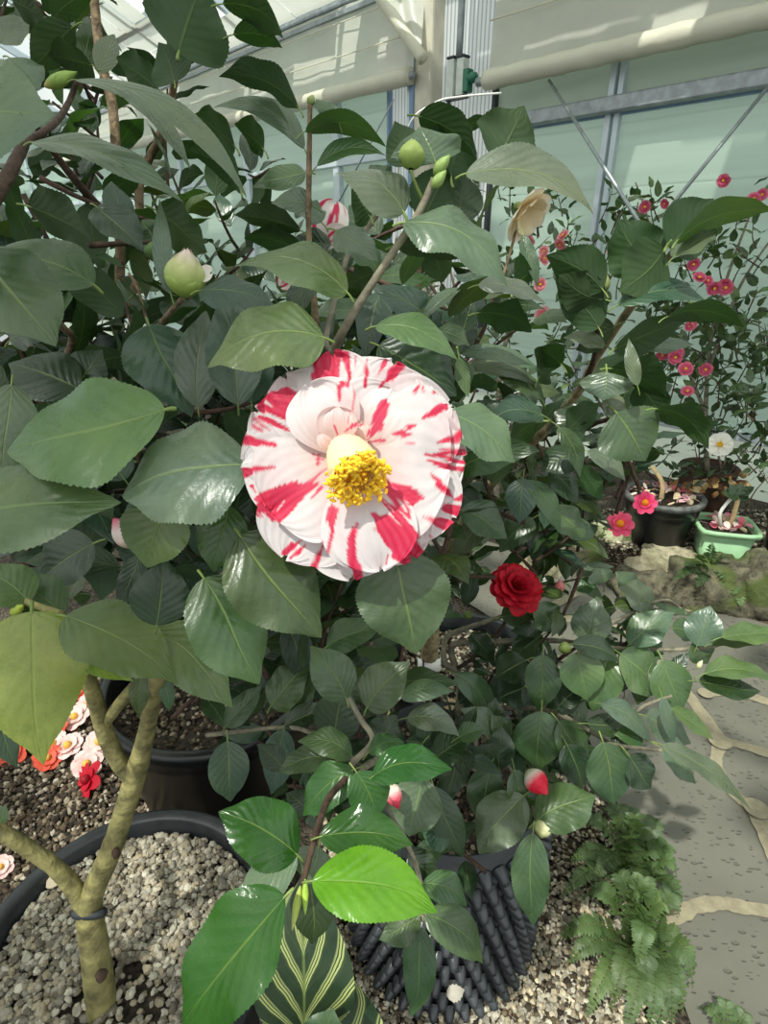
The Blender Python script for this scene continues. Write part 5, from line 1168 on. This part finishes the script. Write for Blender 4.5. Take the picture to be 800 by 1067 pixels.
fern('small hanging fern on the right end of the mossy stone', at(768, 590, 2.32), [(r_(768, 590, x, y, l), .03) for x, y, l in ((772, 632, -4), (764, 620, -2), (782, 606, 3))], 's')
fern('tuft of green weeds on the lichened stone left of the black pot', at(625, 568, 2.5), [(r_(622, 572, x, y, l), .025) for x, y, l in ((612, 552, 3), (632, 548, 2), (600, 566, 5), (640, 566, 4))], 's')

# -------- background camellias in front of the glass
def bgshrub(label, base, stems, polys, flowers, fsize, seed, leafL=(.05, .07), cols=((206, 84, 118), (222, 124, 148)), tn=('m', 'm', 'p', 's')):
    t = plant('camellia_shrub', label, base); aL, aT = Acc(), Acc()
    for P, R in stems:
        V, Fc = tube(P, R, 8, 5, .05); mk('stem', V, Fc, M['bark_grey'], t)
    for poly, n_, z0, z1 in polys: fill(aL, aT, poly, n_, z0, z1, leafL, tn, (3, 6), centre=None, minh=.3)
    finish(t, aL, aT, 0)
    for px, py, z in flowers:
        c = at(px, py, z-.3); k2 = rng.uniform(.75, 1.2)
        bloom(t, c, nrm(CAM-c+rng.normal(0, 1.2, 3)), fsize*k2, [(6, 1, .5, .25, .1, cols[0], cols[1]), (5, .7, .4, .7, .1, cols[0], cols[0])], (.22, .2, (236, 190, 70)), 'flower', False, None, (6, 5))
    return t
b1 = base_at(745, 512); b1[2] = bz
bgshrub('tall loose camellia dotted with pink flowers against the glass on the right', b3+UP*.24,
 [([b3+UP*.22, at(735, 430, 2.75), at(745, 330, 2.7), at(790, 200, 2.6)], [.012, .01, .008, .004]), ([at(735, 430, 2.75), at(700, 340, 2.8), at(675, 230, 2.8), at(662, 190, 2.8)], [.009, .007, .005, .003]), ([at(740, 380, 2.7), at(770, 300, 2.6), at(810, 240, 2.5)], [.008, .006, .004])],
 [([(640, 190), (700, 190), (720, 250), (760, 230), (800, 160), (830, 300), (800, 400), (740, 420), (690, 390), (660, 330), (640, 260)], 105, 2.45, 2.95), ([(690, 330), (830, 330), (830, 480), (760, 470), (700, 400)], 44, 2.4, 2.8), ([(560, 200), (640, 185), (645, 260), (560, 280)], 9, 2.7, 3.0)],
 [(672, 216, 2.8), (722, 275, 2.7), (754, 188, 2.7), (692, 287, 2.75), (764, 214, 2.6), (793, 203, 2.6), (737, 293, 2.7), (756, 300, 2.65), (718, 340, 2.7), (706, 368, 2.75), (690, 369, 2.75), (714, 385, 2.7), (735, 385, 2.7), (716, 408, 2.7), (720, 338, 2.7), (744, 300, 2.6), (785, 208, 2.6), (668, 238, 2.8), (693, 212, 2.75), (728, 290, 2.7), (755, 296, 2.65), (703, 372, 2.7)], .027, 1, (.06, .085))
bgshrub('leafy camellia with pale pink flowers behind the middle of the big shrub', at(520, 505, 2.9)*np.array([1, 1, 0])+UP*bz,
 [([at(520, 505, 2.9)*np.array([1, 1, 0])+UP*bz, at(520, 400, 2.85), at(540, 300, 2.8), at(560, 220, 2.8)], [.015, .012, .008, .004]), ([at(520, 400, 2.85), at(480, 320, 2.8), at(460, 240, 2.8)], [.01, .007, .004])],
 [([(420, 200), (520, 180), (590, 210), (650, 280), (640, 420), (540, 500), (430, 420)], 120, 2.4, 3.1)],
 [(587, 246, 2.7), (584, 254, 2.7), (566, 270, 2.7), (567, 262, 2.7), (562, 296, 2.6), (552, 250, 2.7), (565, 328, 2.5), (638, 262, 2.7), (505, 366, 2.4), (530, 395, 2.2)], .028, 2, (.06, .08), ((224, 130, 140), (238, 180, 184)), ('p', 'm', 'm', 's'))
bgshrub('small camellia with one white yellow centred flower above the brown pot', b3+UP*.24+AX_R*.03,
 [([b3+UP*.22+AX_R*.03, at(752, 490, 2.62), at(745, 465, 2.55)], [.006, .005, .004])],
 [([(700, 430), (830, 420), (830, 510), (780, 505), (700, 495)], 30, 2.4, 2.7)], [], .04, 3, (.045, .06), tn=('d', 'm', 'd', 'm'))
wf = at(750, 463, 2.3); wt = [o for o in COL.objects if o.get('label', '').startswith('small camellia with one white')][0]
bloom(wt, wf, nrm(CAM-wf+UP*.1), .048, [(6, 1, .55, .15, .1, (240, 236, 220), (246, 246, 242))], (.28, .16, (240, 190, 60)), 'flower', True, 'white flower with yellow centre')
mk('twig', *tube([at(752, 490, 2.62), at(756, 475, 2.45), wf-nrm(CAM-wf)*.01], .003, 6, 4), M['bark_grey'], wt)
# far plants glimpsed on the left
for i, (px, z, lab) in enumerate(((60, 3.4, 'distant dark camellia glimpsed at the left behind the big shrub'), (250, 3.6, 'distant camellia glimpsed through the big shrub above the flower'))):
    b = at(px, 480, z)*np.array([1, 1, 0])
    bgshrub(lab, b, [([b, b+UP*.5, b+UP*1.2], [.02, .015, .008])], [([(px-90, 240), (px+90, 250), (px+100, 560), (px-100, 560)], 50, z-.3, z+.3)], [], .04, 5+i, (.07, .09), tn=('d', 'm', 'd', 'u'))
# cream flower hanging behind the upper leaves
cf = at(541, 216, .62); 
bloom(A_, cf, nrm(CAM-cf-UP*.6+AX_R*.8), .034, [(5, 1, .5, .6, .1, (240, 220, 170), (240, 232, 222)), (4, .8, .45, .9, .1, (236, 214, 160), (240, 226, 200))], None, 'flower', True, 'cream flower hanging behind upper leaves')
stem(A_, 'twig', [(520, 300, .62), (535, 250, .63), (538, 225, .635)], [1.6, 1.5, 1.4], 'bark')

# -------- things lying about
def fallen(px, py, R, cols, h=.028, kind='fallen_flower', label='', group='fallen camellia flowers on the dark grit', nv=None, centre=(236, 190, 90), rows=None):
    c = ground(px, py, h-.014); t = thing(kind, label, 'flower', c, group)
    n2 = nv if nv is not None else nrm(UP+rng.normal(0, .3, 3)-AX_F*.4)
    rows = rows or [(7, 1, .42, .18, .1, cols[0], cols[1]), (5, .72, .36, .5, .1, cols[0], cols[1])]
    o = bloom(t, c+UP*.008, n2, R, rows, (.25, .2, centre), 'bloom_head', False, None, (10, 8)); o.name = 'petals'
    return t
P1_, P2_, OR_, RD_ = ((244, 214, 206), (240, 206, 204)), ((236, 190, 186), (244, 222, 218)), ((236, 110, 84), (228, 92, 74)), ((196, 30, 50), (170, 20, 40))
for a in ((79, 750, .046, P1_, 'pale pink fallen flower right above the open pink one in the pile'), (72, 780, .046, P2_, 'pink fallen flower with open face in the middle of the pile'), (56, 778, .044, P1_, 'pale fallen flower touching the right side of the big leaf tip'), (91, 799, .044, P2_, 'pinkish fallen flower just above the crumpled dark red one'),
          (60, 760, .04, OR_, 'orange red fallen flower beside the big leaf edge'), (78, 726, .044, OR_, 'coral fallen flower second from the top of the pile'), (14, 786, .044, OR_, 'coral fallen flower left of the big leaf tip at the left edge'), (26, 774, .04, P1_, 'pale fallen flower above the coral one left of the leaf tip'),
          (64, 742, .042, P2_, 'pale fallen flower tucked under the big leaf edge high in the pile'), (104, 776, .044, P1_, 'pale fallen flower at the right end of the pile beside the forked trunk'), (84, 716, .044, OR_, 'bright coral fallen flower at the top of the pile under the leaves'), (50, 792, .04, OR_, 'coral fallen flower just below the big leaf tip'), (90, 738, .04, P2_, 'pink fallen flower between the top of the pile and the forked trunk'), (2, 906, .028, P1_, 'white fallen flower at the left edge by the gravel pot rim')):
    fallen(a[0], a[1], a[2], a[3], label=a[4])
fallen(93, 815, .055, RD_, .03, label='crumpled dark red fallen flower lowest of the pile', rows=[(5, 1, .34, .12, .2, RD_[0], RD_[1]), (3, .6, .3, .5, .2, RD_[0], RD_[1])], centre=(150, 20, 36))
fallen(122, 775, .035, RD_, .03, label='dark red fallen flower half behind the forked trunk', centre=(150, 20, 36))
for a in ((672, 524, 2.36, .048, ((232, 40, 100), (246, 96, 140)), 'deep pink flower lying on the dusty rim of the black pot', -.1), (646, 546, 2.32, .055, ((226, 60, 104), (244, 110, 140)), 'pink flower with orange centre lying on the lichened stone', .1)):
    c = at(a[0], a[1], a[2]); t = thing('fallen_flower', a[5], 'flower', c, 'pink flowers by the far black pot')
    o = bloom(t, c, nrm(CAM-c+UP*.5+AX_R*a[6]), a[3], [(7, 1, .36, .15, .15, a[4][0], a[4][1]), (4, .6, .3, .6, .1, a[4][0], a[4][1])], (.3, .2, (244, 150, 40)), 'petals', False, None, (10, 8))
A = Acc()
for c, r, h_, n_ in ((B1c, .13, bz+.228, 60), (gp, .08, bz+.14, 40), (b4, .09, bz+.2, 24)):
    for i in range(n_):
        a = rng.uniform(0, 6.28); rr = r*math.sqrt(rng.uniform(0, 1)); V, Fc, uv = petal_geo(np.array([c[0]+rr*math.cos(a), c[1]+rr*math.sin(a), h_+rng.uniform(0, .02)]), nrm(UP+rng.normal(0, .6, 3)), rng.uniform(0, 6), AX_R, .035, .014, .2, .2, 0, 6, 5)
        A.add(V, Fc, None, np.array(srgb(*random.choice([(240, 190, 200), (236, 150, 170), (244, 222, 210), (230, 120, 140), (232, 214, 180)]))))
tag(A.build('fallen_petals', M['petal']), 'pink and white petals scattered on the soil of the far pots', 'petals', None, 'stuff')
A = Acc()
for i in range(26):
    x, y = rng.uniform(704, 778), rng.uniform(498, 512); p = at(x, y, 2.62); L = rng.uniform(.04, .07); V, Fc, uv, _, _ = leaf_geo(p, p+nrm(rng.normal(0, 1, 3)*np.array([1, .4, .8])-UP*.5)*L, L*.5, nrm(CAM-p+rng.normal(0, .4, 3)), None, .25, .4, .1, 10, 2, 0, .8)
    A.add(V, Fc, uv, np.array(srgb(*random.choice([(196, 164, 110), (150, 112, 70), (110, 78, 50), (214, 190, 140)]))))
tag(A.build('dead_leaves', M['petal']), 'curled brown dead leaves on the rim of the brown pot', 'leaves', None, 'stuff')
for a in ((462, 737, (214, 190, 150), 'cream dead leaf scrap on the soil right of the tagged trunk'), (490, 735, (226, 170, 140), 'peach petal on the soil further right of the tagged trunk'), (397, 1013, (196, 190, 176), 'pale torn paper scrap caught on the knobbly pot')):
    p = at(a[0], a[1], 1.1 if a[1] < 900 else 1.0)
    if a[1] > 900: p = P3c+np.array([-.01, -P3r-.024, .1])
    else: p = ground(a[0], a[1], P3h-.012)
    V, Fc, uv, _, _ = leaf_geo(p, p+AX_R*.035+UP*.006+AX_F*.01, .026, nrm(UP-AX_F*.7), None, .2, .3, .1, 12, 3, .12, .6); tag(mk('leaf_scrap', V, Fc, M['petal'], None, uv, srgb(*a[2])), a[3], 'scrap')
p = at(55, 918, .915); V, Fc, uv, _, _ = leaf_geo(ground(48, 925, P0h-.02), ground(76, 905, P0h-.015), .03, nrm(UP), None, .1, .2, .1, 14, 3, .02); tag(mk('fallen_petal', V, Fc, M['petal'], None, uv, srgb(220, 206, 180)), 'cream petal lying on the pale gravel left of the trunk', 'petal')
# pale canes standing in the far pots
cb = B1c+UP*.215+np.array([-.01, .0, 0])
zb_ = np.dot(cb-CAM, AX_F)
cn = thing('plant_cane', 'pale yellow cane standing in the black pot with the dusty rim', 'cane', cb)
mk('cane', *tube([cb-UP*.02, cb+UP*.08+AX_R*-.012, at(675, 482, zb_)], [.011, .010, .009], 10, 4, .05), M['filament'], cn); mk('cane_tip', *tube([at(675, 483, zb_), at(675, 479, zb_), at(675, 475, zb_)], [.007, .012, .006], 10, 4), M['tag'], cn)
sp = plant('camellia_sapling', 'cut back sapling with one leafy shoot in the green square planter', gp+UP*.13)
mk('trunk', *tube([gp+UP*.11+AX_R*.0, gp+UP*.17+AX_R*.02, at(769, 520, 2.44)], [.012, .010, .009], 10, 4, .05), M['filament'], sp)
mk('cut_stub', *tube([gp+UP*.12+AX_R*-.01, at(750, 535, 2.44), at(762, 519, 2.44)], [.008, .007, .007], 10, 4, .05), M['tag'], sp)
for bx, by, tx, ty, w, t in ((769, 518, 752, 513, 10, 'm'), (769, 516, 772, 503, 11, 'm'), (770, 517, 786, 507, 8, 'd'), (768, 518, 760, 505, 9, 'm'), (770, 520, 780, 516, 7, 'd')): hleaf(sp, bx, by, tx, ty, w, 2.42, t, pet=2)

# ================================================================== LIGHT
w = bpy.data.worlds.new('world'); SC.world = w; w.use_nodes = True; nt = w.node_tree; n = N(nt); nt.nodes.clear()
out = nt.nodes.new('ShaderNodeOutputWorld'); tc = n('TexCoord'); nz = n('TexNoise', {'Vector': tc.outputs['Generated'], 'Scale': 2.5, 'Detail': 6})
c = n.mix(n('MapRange', {0: nz.outputs[0], 1: .4, 2: .62, 3: 0., 4: 1.}).outputs[0], srgb(206, 220, 226), srgb(250, 248, 240))
el = n('SeparateXYZ', {0: tc.outputs['Generated']}).outputs[2]
bg = n('Background', {0: c, 1: n('MapRange', {0: el, 1: .0, 2: .65, 3: .75, 4: 2.1}).outputs[0]}); n.link(bg.outputs[0], out.inputs[0])
sd = bpy.data.lights.new('sun', 'SUN'); so = bpy.data.objects.new('sun', sd); COL.objects.link(so)
sd.energy = 4.4; sd.angle = math.radians(.9); sd.color = (1, .95, .86)
so.rotation_euler = Vector((.30, .42, -.86)).to_track_quat('-Z', 'Y').to_euler()
